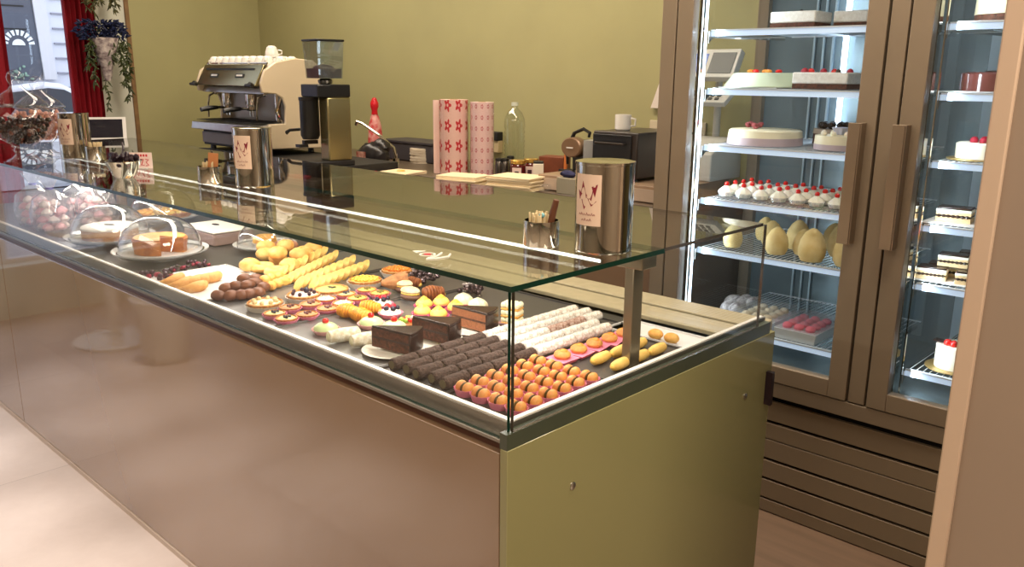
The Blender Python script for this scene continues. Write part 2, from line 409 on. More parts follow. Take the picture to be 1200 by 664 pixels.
# wall vase with blue flowers and trailing vines on the white pier
def wall_vase():
    yc = 2.345
    t = thing('wall_vase', 'carved white wall vase hanging on the white pier beside the curtain', 'vase', (XL + .16, yc, 1.56)); t.scale = (1.2, 1.35, 1)
    b = B()
    b.lathe([(0, 0), (.012, .0), (.02, .03), (.03, .10), (.05, .18), (.062, .25), (.066, .28), (.055, .28), (.045, .2), (0, .15)], 20, wob=lambda a, z: 1 + .06 * math.sin(a * 6 + z * 30))
    obj('vase_body', b, mat('carved_white_stone', (214, 202, 198), .6, rgb2=(120, 104, 110), scale=38, bump=.6, bscale=60), t)
    b = B(); b.box(-.131, -.055, -.02, .02, .1, .26); obj('hanger', b, mat('carved_white_stone', (214, 202, 198)), t)
    f = thing('flower_bouquet', 'blue flowers with trailing green vines in the wall vase', 'flowers', (XL + .17, yc, 1.80))
    b = B()
    for k in range(150):
        a = rnd.uniform(0, 2 * PI); r = rnd.uniform(.02, .15) ; z = rnd.uniform(.02, .13) - r * .15
        c = Vector((abs(math.cos(a)) * r * .6 - .04, math.sin(a) * r * 1.05, z + .02))
        d = Vector((math.cos(a), math.sin(a), .4)).normalized()
        for q in range(3):
            e = c + (d + Vector((rnd.uniform(-.7, .7), rnd.uniform(-.7, .7), rnd.uniform(-.7, .7)))) * .03
            b.tube([c, (c + e) / 2 + Vector((0, 0, .006)), e], [.003, .0075, .001], 4)
    obj('petals', b, BLUEF, f)
    b = B()
    def leafvine(y, x, z0, z1, sway, nn):
        pts = [Vector((x + .01 * math.sin(i * 1.3), y + sway * i / nn + .012 * math.sin(i * 1.7), z0 + (z1 - z0) * i / nn)) for i in range(nn + 1)]
        b.tube(pts, .003, 5)
        for p in pts:
            for q in range(4):
                e = p + Vector((rnd.uniform(-.02, .03), rnd.uniform(-.035, .035), rnd.uniform(-.05, .0)))
                b.tube([p, (p + e) / 2 + Vector((.004, 0, 0)), e], [.002, .006, .001], 4)
    for y, x, z0, z1, s in ((.10, .0, .04, -.36, .03), (.075, .02, .02, -.25, .03), (-.07, .0, .02, -.26, -.02), (-.1, .01, .03, -.14, -.02), (.13, 0, .03, -.2, .02), (.02, .03, .03, -.1, 0.01), (-.02, -.03, .1, -.42, .02)):
        leafvine(y, x, z0, z1, s, 14)
    obj('trailing_vine', b, LEAFB, f)
    g = thing('hanging_greenery', 'trailing dried greenery hanging from above over the wall vase', 'plant', (XL + .17, yc, 2.0))
    b = B()
    for y, x, z0, z1, s in ((-.15, 0, .75, .03, .05), (-.10, .02, .75, .06, .03), (-.18, 0.02, .75, .1, .03), (-.05, 0, .75, .08, .04), (.02, .01, .75, .03, .05), (.06, .02, .75, .06, .03), (.1, .0, .75, .1, -.01), (0, -.03, .7, .0, -.04)):
        leafvine(y, x, z0, z1, s, 26)
    obj('vine', b, mat('dry_olive_leaf', (92, 88, 44), .7, rgb2=(52, 56, 28), scale=20), g)
    b = B(); b.box(-.168, .06, .02, .14, .75, .77); b.box(-.03, .06, -.2, .02, .75, .77); obj('bracket', b, WOODB, g)
wall_vase()

# ------------------------------------------------------------------ display counter
XR = -1.03; XLC = -5.0; YF = 1.084; YB = 2.20
GT = 1.2485; GB = GT - .011; DK = .935; TZ = .945
def counter():
    t = thing('display_counter', 'long glossy taupe pastry display counter with glass top and lit deck', 'display counter', (-3.0, 1.6, 0))
    def p(name, b, m, parent=t, **k):
        o = obj(name, b, m, **k)
        o.parent = parent
        if parent is t: o.location = (3.0, -1.6, 0)
        return o
    front1 = p('front_panel', B().box(-4.163, XR - .022, YF, YF + .018, .022, .903), LACQ, bev=.002)
    front2 = p('front_panel', B().box(XLC, -4.167, YF, YF + .018, .022, .903), LACQ, bev=.002)
    p('end_panel', B().box(XR - .02, XR, YF - .001, YB, .0, .9147), LACQ_E, bev=.0015)
    p('plinth', B().box(XLC, XR - .022, YF - .004, YF + .016, 0, .020), mat('pale_plinth', (176, 156, 138), .35))
    p('case_body', B().box(XLC, XR - .021, YF + .02, YB - .02, .02, .86), BLACKM)
    # channel between the panel and the glass
    b = B(); b.box(XLC, XR - .024, YF + .018, YF + .024, .86, .921); p('front_channel', b, mat('dark_brown_channel', (96, 62, 48), .3))
    b = B(); b.box(XLC, XR - .012, YF + .006, YF + .030, .921, .929); p('bottom_rail', b, ALU, bev=.001)
    b = B(); b.box(XLC, XR - .024, YF + .030, YF + .046, .86, .957)
    b.box(XR - .040, XR - .024, YF + .046, YB - .02, .86, .957); p('inner_frame', b, ALU)
    b = B(); b.box(XLC, XR - .024, YF + .034, YF + .046, .957, .9605); b.box(XR - .038, XR - .026, YF + .046, YB - .03, .957, .9605); p('frame_glint', b, mat('white_glint_strip', (240, 236, 230), .3))  # white strip imitates the lamp's bright reflection along the inner frame
    b = B(); b.box(XR - .022, XR - .002, YF, YB - .03, .9148, .948); p('end_gasket', b, mat('dark_green_gasket', (64, 70, 56), .3, spec=.6))
    # deck and rear service ledges
    p('deck', B().box(XLC, XR - .044, YF + .05, 1.945, .90, DK), DECK)
    p('rear_slot', B().box(XLC, XR - .044, 1.946, 2.16, .86, .905), BLACKM)
    p('rear_ledge', B().box(XLC, XR - .044, 2.0, 2.106, .924, .938), BEIGE, bev=.003)
    p('rear_ledge', B().box(XLC, XR - .024, 2.126, YB + .03, .88, .938), BEIGE, bev=.003)
    # glass
    def pane(name, x0, x1, y0, y1, z0, z1, thin, m=GL, e=GEDGE):
        b = B(); b.box(x0, x1, y0, y1, z0, z1)
        b.bm.normal_update()
        for f in b.bm.faces:
            n = f.normal; ax = max(range(3), key=lambda i: abs(n[i])); f.material_index = 0 if ax == thin else 1
            f.smooth = False
        return p(name, b, [m, e])
    pane('front_glass', XLC, XR - .012, YF + .010, YF + .018, .930, GB - .0005, 1)
    pane('end_glass', XR - .011, XR - .003, YF + .019, 2.10, .9485, GB - .0005, 0, GL, GEDGE2)
    pane('top_glass', XLC, XR + .012, YF - .008, 1.58, GB, GT, 2, GLT)
    pane('rear_top_glass', XLC, XR + .006, 1.583, 2.06, GB + .002, GT - .001, 2, GLT, GEDGE2)
    # posts with clamps
    for x in (-1.115, -4.09):
        pb = B(); pb.box(x - .013, x + .013, 1.585, 1.625, DK, GB - .045); po = p('post', pb, mat('satin_post', (150, 140, 118), .3, metal=.8), bev=.002)
        cb = B(); cb.box(x - .018, x + .055, 1.555, 1.615, GB - .045, GB - .001); c = obj('clamp', cb, mat('satin_post', (150, 140, 118)), bev=.003); c.parent = po
    # light line under the glass
    p('lamp_profile', B().box(XLC, XR - .05, 1.4255, 1.434, GB - .012, GB - .001), ALU)
    p('lamp_strip', B().box(XLC, XR - .05, 1.421, 1.425, GB - .007, GB - .001), LED)
    for y, z in ((1.288, .766), (2.047, .758)):
        M = Matrix.Translation((XR, y, z)) @ Matrix.Rotation(PI / 2, 4, 'Y')
        b = B(); b.lathe([(0, 0), (.009, 0), (.009, .002), (.006, .004), (0, .004)], 16, M=M); p('screw_cap', b, STEEL)
    b = B(); M = Matrix.Translation((XR, 2.11, .745)) @ Matrix.Rotation(PI / 2, 4, 'Y'); b.box(XR, XR + .02, 2.165, 2.18, .70, .80); p('edge_hinge', b, mat('dark_hinge', (60, 46, 52), .3, metal=.6))
counter()

# small flower-like transfer near the glass edge
def decal():
    c = at(501, 298, GT)
    t = thing('glass_sticker', 'small white and red flower sticker on the counter glass top', 'sticker', c)
    b = B()
    b.lathe([(.014, .0003), (.018, .0003), (.018, .0009), (.014, .0009), (.014, .0003)], 20)
    b.tube([(.012, .03, .001), (.03, .0, .001), (.034, -.03, .001)], .0022, 6)
    b.tube([(.034, .035, .001), (.05, .015, .001), (.048, -.015, .001), (.036, -.035, .001)], .0022, 6)
    b.prism([(-.05, -.0), (-.03, .02), (-.028, -.008)], .0003, .0012)
    obj('white_mark', b, mat('white_print', (230, 228, 215), .5), t)
    b = B(); b.lathe([(0, .0003), (.008, .0003), (.008, .0012), (0, .0012)], 16); obj('red_mark', b, REDP, t)
decal()

# ------------------------------------------------------------------ trays on the deck
def tray(x0, x1, y0, y1, m, label, name='tray', rz=0, lip=.008, cat='tray', grp=None, z=DK):
    cx, cy = (x0 + x1) / 2, (y0 + y1) / 2; hx, hy = (x1 - x0) / 2, (y1 - y0) / 2
    b = B(); b.box(-hx, hx, -hy, hy, 0, .003)
    w = .004
    b.box(-hx, hx, -hy, -hy + w, .003, lip); b.box(-hx, hx, hy - w, hy, .003, lip); b.box(-hx, -hx + w, -hy + w, hy - w, .003, lip); b.box(hx - w, hx, -hy + w, hy - w, .003, lip)
    o = obj(name, b, m, loc=(cx, cy, z + .0005), rot=(0, 0, rz)); tag(o, label, cat, grp); return o
TG = mat('dark_grey_tray', (86, 82, 80), .4, metal=.3); TWH = mat('white_tray', (228, 226, 226), .3); TSI = mat('silver_tray', (136, 134, 132), .28, metal=.6)
TZ = DK + .0045
tray(-1.291, -1.077, 1.155, 1.47, TG, 'dark tray of paired apricot buns in the glass corner')
tray(-1.525, -1.294, 1.155, 1.88, TG, 'dark tray under the cocoa and coconut rolls')
tray(-1.291, -1.08, 1.475, 1.80, TG, 'grey tray with yellow cream cannoli beside the steel post')
tray(-1.345, -1.085, 1.81, 1.925, TWH, 'white tray lying empty behind the steel post')
tray(-1.99, -1.53, 1.145, 1.60, TSI, 'silver tray of mixed cream pastries behind the cake slices')
tray(-2.38, -2.0, 1.145, 1.66, TSI, 'silver tray of small fruit tartlets')
tray(-2.81, -2.39, 1.145, 1.45, TWH, 'white tray of brown biscuits and pale crescents')
tray(-2.72, -2.36, 1.47, 1.93, TSI, 'silver tray of golden buns and pale cookies')
tray(-2.34, -1.95, 1.68, 1.93, TG, 'dark tray of large fruit tarts at the back')
tray(-1.94, -1.54, 1.62, 1.93, TG, 'dark tray of brown shells and meringues at the back')

# ------------------------------------------------------------------ pastry builders
def T(name, cat): return thing(name, '', cat)
def mk_peach():
    t = T('filled_peach_pastry', 'pastry')
    b = B(); b.lathe([(0, 0), (.021, 0), (.027, .017), (.0262, .017), (.020, .0015), (0, .0015)], 40, M=Matrix.Diagonal((1, .82, 1, 1)), wob=lambda a, z: 1 + .04 * math.sin(a * 14) * z / .017)
    obj('paper_cup', b, PINK, t)
    for s in (-1, 1):
        b = B(); b.ell((s * .0112, 0, .017), (.0105, .0158, .0145), 16, 10); obj('bun_half', b, PEACH, t)
    b = B(); b.ell((0, 0, .017), (.0028, .0145, .0130), 12, 8); obj('filling', b, mat('dark_filling', (84, 70, 30), .4), t)
    return t
def roll_maker(m, name, fm):
    def f():
        t = T(name, 'pastry'); n = 26; prof = [(0, -.0365)] + [(.0135, -.0365)] + [(.0150 + rnd.uniform(-.0008, .0008), -.034 + .068 * i / 10) for i in range(11)] + [(.0135, .0365), (0, .0365)]
        M = Matrix.Translation((0, 0, .016)) @ Matrix.Rotation(PI / 2, 4, 'X')
        b = B(); b.lathe(prof, 26, M=M); b.jit(.0010); obj('roll', b, m, t, sharp=80)
        b = B(); b.lathe([(0, -.0378), (.010, -.0378), (.010, .0378), (0, .0378)], 14, M=M); obj('filling', b, fm, t)
        return t
    return f
mk_cocoa = roll_maker(COCOA, 'cocoa_roll', mat('olive_cream', (100, 90, 60), .6))
mk_coco = roll_maker(COCO, 'coconut_roll', mat('brown_cream', (120, 80, 64), .6))
mk_rose = roll_maker(COCOR, 'coconut_roll', mat('brown_cream', (120, 80, 64)))
def mk_orange_cup():
    t = T('orange_custard_pastry', 'pastry')
    b = B(); b.prism([(-.024, -.024), (.024, -.024), (.024, .024), (-.024, .024)], 0, .010, top=[(-.031, -.031), (.031, -.031), (.031, .031), (-.031, .031)]); obj('paper_cup', b, PINK, t)
    b = B(); b.ell((0, 0, .018), (.022, .022, .013)); obj('bun', b, PEACH, t)
    b = B(); b.ell((.003, 0, .0275), (.011, .011, .006)); obj('custard', b, ORANGE, t)
    return t
def mk_tube():
    t = T('yellow_cream_cannolo', 'pastry'); M = Matrix.Translation((0, 0, .014)) @ Matrix.Rotation(PI / 2, 4, 'X')
    b = B(); b.lathe([(0, -.034), (.008, -.034), (.012, -.028), (.0135, -.01), (.0135, .012), (.011, .028), (.008, .034), (0, .034)], 20, M=M, wob=lambda a, z: 1 + .05 * math.sin(a * 10)); obj('shell', b, COOKY, t)
    b = B(); b.ell((0, -.034, .014), (.007, .004, .007), 10, 6); b.ell((0, .034, .014), (.007, .004, .007), 10, 6); obj('cream', b, CUST, t)
    return t
def wedge(b, r, a, z0, z1, n=8):
    poly = [(0, 0)] + [(r * math.cos(-a / 2 + a * i / n), r * math.sin(-a / 2 + a * i / n)) for i in range(n + 1)]
    b.prism(poly, z0, z1)
def mk_slice(body, fill, glaze, h=.056, r=.132, a=.60, name='chocolate_cake_slice'):
    def f():
        t = T(name, 'cake slice')
        b = B(); wedge(b, r - .004, a * .96, 0, h * .42); wedge(b, r - .004, a * .96, h * .52, h * .88); obj('sponge', b, body, t, loc=(-.06, 0, 0))
        b = B(); wedge(b, r - .003, a * .97, h * .42, h * .52); obj('filling', b, fill, t, loc=(-.06, 0, 0))
        b = B(); wedge(b, r, a, h * .88, h)
        n = 8
        out = [(r * math.cos(-a / 2 + a * i / n), r * math.sin(-a / 2 + a * i / n)) for i in range(n + 1)]; inn = [((r - .005) * math.cos(-a / 2 + a * i / n), (r - .005) * math.sin(-a / 2 + a * i / n)) for i in range(n, -1, -1)]
        b.prism(out + inn, 0, h * .88); obj('glaze', b, glaze, t, loc=(-.06, 0, 0), bev=.002)
        return t
    return f
mk_choc = mk_slice(CHOCM, mat('dark_filling_layer', (44, 24, 18), .5), CHOC)
mk_choc2 = mk_slice(CHOCF, CHOCM, CHOC)
def mk_plate():
    t = T('cake_plate', 'plate')
    b = B(); b.lathe([(0, .001), (.055, .001), (.078, .007), (.08, .009), (.076, .009), (.055, .0035), (0, .0035)], 32, c=(0, 0, 0)); obj('dish', b, WHITE, t)
    b = B(); b.lathe([(.03, 0), (.034, 0), (.034, .0015), (.03, .0015), (.03, 0)], 24); obj('foot_ring', b, WHITE, t)
    return t
def mk_cannolo():
    t = T('powdered_cannolo', 'pastry'); M = Matrix.Translation((0, 0, .02)) @ Matrix.Rotation(PI / 2, 4, 'X')
    b = B(); b.lathe([(.013, -.045), (.017, -.043), (.0195, -.01), (.0195, .012), (.016, .043), (.013, .045), (.012, .03), (.012, -.03), (.013, -.045)], 20, M=M); b.jit(.0006)
    obj('shell', b, mat('sugared_shell', (206, 192, 160), .8, rgb2=(232, 228, 214), scale=90, bump=.6, bscale=160), t)
    b = B(); b.ell((0, -.042, .02), (.0135, .008, .0135)); b.ell((0, .042, .02), (.0135, .008, .0135)); obj('cream', b, mat('pale_green_cream', (218, 214, 176), .5), t)
    return t
def cup(r0, r1, h, m=None, ridg=18):
    b = B(); b.lathe([(0, 0), (r0, 0), (r1, h), (r1 - .0015, h), (r0 - .001, .0015), (0, .0015)], 54, wob=lambda a, z: 1 + .045 * math.sin(a * ridg) * (z / h))
    return b
def mk_cherry_dome():
    t = T('cherry_topped_cake', 'pastry')
    obj('paper_cup', cup(.030, .040, .014), mat('pale_pink_paper', (238, 178, 178), .6), t)
    b = B(); b.ell((0, 0, .014), (.035, .035, .018)); obj('icing', b, GREENI, t)
    b = B(); b.ell((0, 0, .036), (.0095, .0095, .009)); obj('cherry', b, RED, t)
    return t
def mk_shell(m=GOLD, name='ridged_shell_pastry'):
    def f():
        t = T(name, 'pastry'); b = B()
        for k in range(7):
            s = k / 6; b.ell((-.028 + .056 * s, 0, .02), (.008, .030 * (1 - .5 * abs(s - .45)), .026 * (1 - .55 * abs(s - .4))), 12, 8)
        obj('leaves', b, m, t)
        b = B(); b.ell((.03, 0, .012), (.010, .014, .009)); obj('cream', b, CUST, t)
        return t
    return f
mk_sfoglia = mk_shell(mat('amber_pastry', (236, 172, 58), .4, rgb2=(214, 130, 30), scale=50)); mk_lobster = mk_shell(mat('dark_baked_pastry', (176, 104, 54), .5, rgb2=(128, 70, 36), scale=60, bump=.5), 'ridged_brown_pastry')
def mk_berry():
    t = T('berry_tartlet', 'pastry')
    obj('paper_cup', cup(.026, .036, .014), PINK, t)
    b = B(); b.ell((0, 0, .013), (.031, .031, .014)); obj('cream', b, CREAM, t)
    for x, y, r, m, nm in ((.006, .006, .011, RASP, 'raspberry'), (-.014, .006, .010, RED, 'strawberry'), (.014, -.010, .008, BLUEB, 'blueberry'), (-.006, -.014, .008, BLUEB, 'blueberry'), (.018, .008, .007, BLUEB, 'blueberry')):
        b = B(); b.ell((x, y, .028), (r, r, r * 1.05), 12, 8); obj(nm, b, m, t)
    return t
def mk_puff():
    t = T('cream_puff', 'pastry')
    obj('paper_cup', cup(.024, .033, .014), mat('rose_paper', (226, 96, 148), .6), t)
    b = B(); b.ell((0, 0, .018), (.027, .027, .018), 16, 10, noise=.0012); obj('choux', b, mat('yellow_choux', (246, 206, 92), .5, rgb2=(252, 228, 140), scale=50, bump=.3), t)
    b = B(); b.lathe([(0, .030), (.012, .030), (.014, .034), (.009, .039), (0, .045)], 18, wob=lambda a, z: 1 + .12 * math.sin(a * 6)); obj('custard', b, YELL, t)
    return t
def mk_sugared():
    t = T('sugared_cream_bun', 'pastry')
    b = B(); b.ell((0, 0, .014), (.036, .024, .014)); obj('lower_bun', b, mat('dark_choux', (120, 84, 66), .6), t)
    b = B(); b.ell((0, 0, .024), (.034, .022, .007)); obj('custard', b, YELL, t)
    b = B(); b.ell((0, 0, .032), (.035, .023, .013)); obj('upper_bun', b, mat('sugar_dusted', (244, 228, 196), .7, rgb2=(240, 206, 140), scale=50), t)
    return t
def mk_fruitcup():
    t = T('fruit_salad_tartlet', 'pastry')
    obj('pastry_shell', cup(.027, .036, .016), CRUST, t)
    cols = [(RED, 'strawberry_piece'), (YELL, 'peach_piece'), (mat('kiwi', (150, 176, 60), .4), 'kiwi_piece'), (CREAM, 'apple_piece'), (RASP, 'raspberry')]
    for k in range(9):
        a = k * 2.4; r = .007 * math.sqrt(k); m, nm = cols[k % 5]
        b = B(); b.ell((r * math.cos(a) * 1.15, r * math.sin(a) * 1.15, .021 + .004 * (k % 2)), (.009, .008, .007), 10, 6); obj(nm, b, m, t)
    return t
def mk_meringue():
    t = T('piped_cream_cup', 'pastry')
    obj('paper_cup', cup(.026, .034, .018), mat('hot_pink_paper', (236, 84, 146), .6), t)
    b = B(); n = 14
    prof = [(0, .014)] + [(.029 * (1 - (i / n) ** 3.6) + .001, .014 + .034 * i / n) for i in range(n)] + [(0, .050)]
    b.lathe(prof, 48, wob=lambda a, z: 1 + .09 * math.sin(a * 9 + z * 90)); obj('piped_cream', b, mat('ivory_cream', (246, 240, 206), .45, sss=.2), t)
    b = B(); b.ell((.006, 0, .056), (.009, .005, .002)); obj('chocolate_flake', b, CHOC, t)
    return t
def mk_mille():
    t = T('layered_cream_slice', 'pastry')
    b = B()
    b.prism([(-.03, -.022), (.03, -.022), (.03, .022), (-.03, .022)], 0, .012, top=[(-.036, -.028), (.036, -.028), (.036, .028), (-.036, .028)]); obj('paper_cup', b, mat('mauve_paper', (170, 128, 130), .6), t)
    for k in range(3):
        b = B(); b.box(-.027, .027, -.020, .020, .008 + .021 * k, .014 + .021 * k); obj('puff_layer', b, GOLD, t, bev=.002)
        if k < 3:
            b = B()
            for i in range(4):
                for j in range(3): b.ell((-.02 + .0135 * i, -.013 + .013 * j, .021 + .021 * k), (.0085, .0085, .009), 10, 6)
            obj('cream', b, mat('ivory_cream', (246, 240, 206)), t)
    return t
def mk_cone():
    t = T('crisp_pastry_cone', 'pastry'); M = Matrix.Translation((0, 0, .031)) @ Matrix.Rotation(PI / 2, 4, 'X')
    b = B(); b.lathe([(.006, -.04), (.016, -.02), (.026, .01), (.033, .038), (.030, .038), (.023, .01), (.013, -.02), (.003, -.04), (.006, -.04)], 28, M=M, wob=lambda a, z: 1 + .03 * math.sin(a * 12)); b.jit(.0008); obj('shell', b, mat('toasted_wafer', (196, 142, 92), .6, rgb2=(160, 104, 62), scale=60, bump=.4), t)
    b = B(); b.ell((0, .0, .031), (.019, .012, .019)); obj('filling', b, mat('cocoa_filling', (92, 48, 34), .6), t)
    return t
def tart_maker(fill, topk, name='large_tart', paper=None):
    def f():
        t = T(name, 'tart')
        obj('paper_dish', cup(.050, .060, .018, ridg=30), paper or WPAPER, t)
        b = B(); b.lathe([(0, .004), (.047, .004), (.055, .024), (.051, .026), (.048, .020), (0, .020)], 60, wob=lambda a, z: 1 + .03 * math.sin(a * 24)); obj('crust', b, CRUST, t)
        b = B(); b.ell((0, 0, .020), (.048, .048, .006), 28, 6); obj('filling', b, fill, t)
        if topk == 'bits':
            b = B()
            for k in range(46):
                a = k * 2.4; r = .0062 * math.sqrt(k); b.ell((r * math.cos(a), r * math.sin(a), .027), (.0062, .0045, .0035), 8, 5, M=Matrix.Rotation(a * 3, 3, 'Z'))
            obj('fruit_topping', b, fill, t)
        elif topk == 'leaf':
            b = B(); b.ell((0, 0, .0275), (.014, .006, .002)); b.ell((.006, .006, .0275), (.005, .01, .002)); obj('chocolate_piece', b, CHOC, t)
        elif topk == 'nuts':
            for k in range(8):
                a = k * PI / 4; b = B(); b.ell((.035 * math.cos(a), .035 * math.sin(a), .028), (.009, .007, .007), 8, 6, M=Matrix.Rotation(a, 3, 'Z')); obj('almond', b, NUT, t)
        elif topk == 'berries':
            for k in range(7):
                a = k * 2 * PI / 7; b = B(); b.ell((.036 * math.cos(a), .036 * math.sin(a), .030), .0068, 10, 7); obj('blackberry', b, mat('blackberry', (58, 26, 40), .4, bump=.6, bscale=300), t)
            b = B(); b.ell((0, .012, .034), .010); obj('plum', b, BLUEB, t)
        return t
    return f
mk_tart_y = tart_maker(YELL, 'bits'); mk_tart_o = tart_maker(ORANGE, 'bits'); mk_tart_g = tart_maker(LIME, 'leaf'); mk_tart_n = tart_maker(mat('ivory_filling', (238, 226, 184), .5), 'nuts', paper=mat('pale_cup', (214, 206, 190), .6)); mk_tart_b = tart_maker(mat('rose_cream', (224, 196, 190), .5), 'berries')
def mini_maker(fill, top, tn, paper=PINK):
    def f():
        t = T('small_tartlet', 'tartlet')
        obj('paper_cup', cup(.028, .037, .013), paper, t)
        b = B(); b.lathe([(0, .003), (.026, .003), (.0325, .017), (.029, .018), (.027, .014), (0, .014)], 40, wob=lambda a, z: 1 + .03 * math.sin(a * 18)); obj('crust', b, CRUST, t)
        b = B(); b.ell((0, 0, .014), (.0275, .0275, .005), 20, 6); obj('filling', b, fill, t)
        b = B()
        for k in range(7):
            a = k * 2.4; r = .0052 * math.sqrt(k); b.ell((r * math.cos(a) + .002, r * math.sin(a), .0195), (.005, .0042, .0035), 8, 5)
        obj(tn, b, top, t)
        return t
    return f
LGT = mat('ivory_filling', (238, 226, 184))
mk_min_a = mini_maker(mat('pistachio_cream', (214, 206, 140), .5), BLUEB, 'berries')
mk_min_b = mini_maker(mat('caramel_cream', (200, 140, 92), .5), mat('dark_berries', (92, 44, 44), .4), 'berries')
mk_min_c = mini_maker(mat('white_icing', (244, 232, 220), .4), mat('white_icing', (244, 232, 220)), 'icing_swirl')
mk_min_d = mini_maker(CUST, mat('olive_bits', (110, 100, 40), .5), 'pistachios')
def mk_cookie():
    t = T('round_cookie', 'cookie')
    b = B(); b.lathe([(0, 0), (.018, .0), (.0225, .003), (.024, .006), (.022, .0095), (.012, .012), (0, .0125)], 24); obj('biscuit', b, COOKY, t)
    return t
def single(name, cat, builder, m):
    def f():
        o = obj(name, builder(), m); o['category'] = cat; return o
    return f
mk_cookie1 = single('round_cookie', 'cookie', lambda: B().lathe([(0, 0), (.018, .0), (.0225, .003), (.024, .006), (.022, .0095), (.012, .012), (0, .0125)], 24), COOKY)
def bun_b():
    b = B(); b.ell((0, 0, .022), (.033, .029, .0225), 24, 12)
    for v in b.bm.verts:
        if abs(v.co.y) < .006 and v.co.z > .03: v.co.z -= .004
    return b
mk_bun = single('golden_bun', 'bun', bun_b, BUN)
def ring_b():
    b = B(); R, r = .024, .014; prof = []
    b.lathe([(R + r * math.cos(q * PI / 6), .014 + r * math.sin(q * PI / 6)) for q in range(13)], 28); return b
mk_ring = single('ring_bun', 'bun', ring_b, BUN)
mk_brown = single('brown_biscuit', 'biscuit', lambda: B().ell((0, 0, .015), (.024, .020, .0155), 20, 10, noise=.0006), BROWN)
mk_obit = single('orange_biscuit', 'biscuit', lambda: B().ell((0, 0, .012), (.017, .014, .0125), 16, 8, noise=.001), GOLD)
def cres_b():
    b = B(); pts = [(.05 * math.cos(a) - .035, .05 * math.sin(a), .012) for a in [(-1.1 + 2.2 * i / 12) for i in range(13)]]
    b.tube(pts, [.002 + .013 * math.sin(PI * i / 12) for i in range(13)], 12); return b
mk_finger = single('pale_crescent', 'pastry', cres_b, FINGER)

def P2(px, py, z=TZ): return at(px, py, z)
# paired apricot buns: 4 columns along the front, 7 rows going back
for j in range(6):
    for i in range(4):
        x = -1.262 + .0525 * i; y = 1.187 + .049 * j
        put('peach', mk_peach, (x + rnd.uniform(-.002, .002), y, TZ), rnd.uniform(-.12, .12), f'paired apricot bun, {ORD[j]} back from the front glass, {ORD[3 - i]} from the end glass', 'paired apricot buns in pink papers')
# cocoa rolls then coconut rolls, five columns
for i in range(5):
    x = -1.492 + .045 * i
    for j in range(9):
        if j == 8 and i > 2: continue
        y = 1.205 + .0765 * j + (.006 if i % 2 else 0)
        if y > 1.86: continue
        col = ['column beside the cake slices', 'second column from the cakes', 'middle column', 'second column from the apricots', 'column beside the apricots'][i]
        if j < (4 if i else 4):
            put('cocoa', mk_cocoa, (x, y, TZ), rnd.uniform(-.05, .05), f'dark cocoa roll, {ORD[j]} back in the {col}', 'dark cocoa rolls')
        elif (i, j) in ((2, 6), (2, 7)):
            put('rose', mk_rose, (x, y, TZ), rnd.uniform(-.05, .05), f'pinkish nut-coated roll, {"nearer" if j == 6 else "farther"} one among the white coconut rolls', 'pinkish rolls')
        else:
            put('coco', mk_coco, (x, y, TZ), rnd.uniform(-.05, .05), f'white coconut roll, {ORD[j - 4]} behind cocoa rolls, {col}', 'white coconut rolls')
for j in range(5):
    put('ocup', mk_orange_cup, (-1.25, 1.508 + .064 * j, TZ), .1 * j, f'orange custard bun in square pink paper, {ORD[j]} behind the paired buns', 'orange custard buns in a line')
for c, x in enumerate((-1.175, -1.115)):
    for j in range(3):
        put('tube', mk_tube, (x, 1.565 + .078 * j, TZ), .05, f'yellow cream cannolo, {ORD[j]} back in the row {"nearer the orange buns" if c == 0 else "nearer the end glass"}', 'yellow cream cannoli')
for j in range(2):
    b0 = put('obun', single('glazed_bun', 'bun', lambda: B().ell((0, 0, .014), (.022, .018, .014), 16, 8), GOLD), (-1.19 + .05 * j, 1.825 + .0 * j, TZ), 0, f'small golden glazed bun on the white tray, {"left" if j == 0 else "right"} of two', 'golden glazed buns on the white tray')
# tongs and cake servers in the slot behind
def mk_tongs():
    t = T('serving_tongs', 'tongs'); b = B()
    for s in (-1, 1): b.tube([(-.13, s * .004, .006), (-.05, s * .012, .009), (.06, s * .022, .008), (.11, s * .012, .005)], [.004, .004, .006, .009], 6)
    obj('arms', b, STEEL, t); b = B(); b.ell((-.132, 0, .006), (.008, .009, .005)); obj('hinge', b, STEEL, t)
    return t
put('tongs', mk_tongs, (-1.22, 1.963, .9055), .05, 'steel serving tongs lying behind the white tray near the end glass')
put('tongs', mk_tongs, (-1.60, 1.966, .9055), 3.0, 'steel serving tongs lying behind the coconut rolls')
def mk_server():
    t = T('cake_server', 'cake server'); b = B(); b.prism([(-.02, -.018), (.09, -.024), (.12, 0), (.09, .024), (-.02, .018)], 0, .0015); obj('blade', b, CHROME, t)
    b = B(); b.tube([(-.02, 0, .001), (-.06, 0, .012), (-.15, 0, .014)], [.004, .006, .007], 8); obj('handle', b, STEEL, t)
    return t
put('server', mk_server, (-1.42, 1.972, .9055), .04, 'flat steel cake server lying between the two tongs')

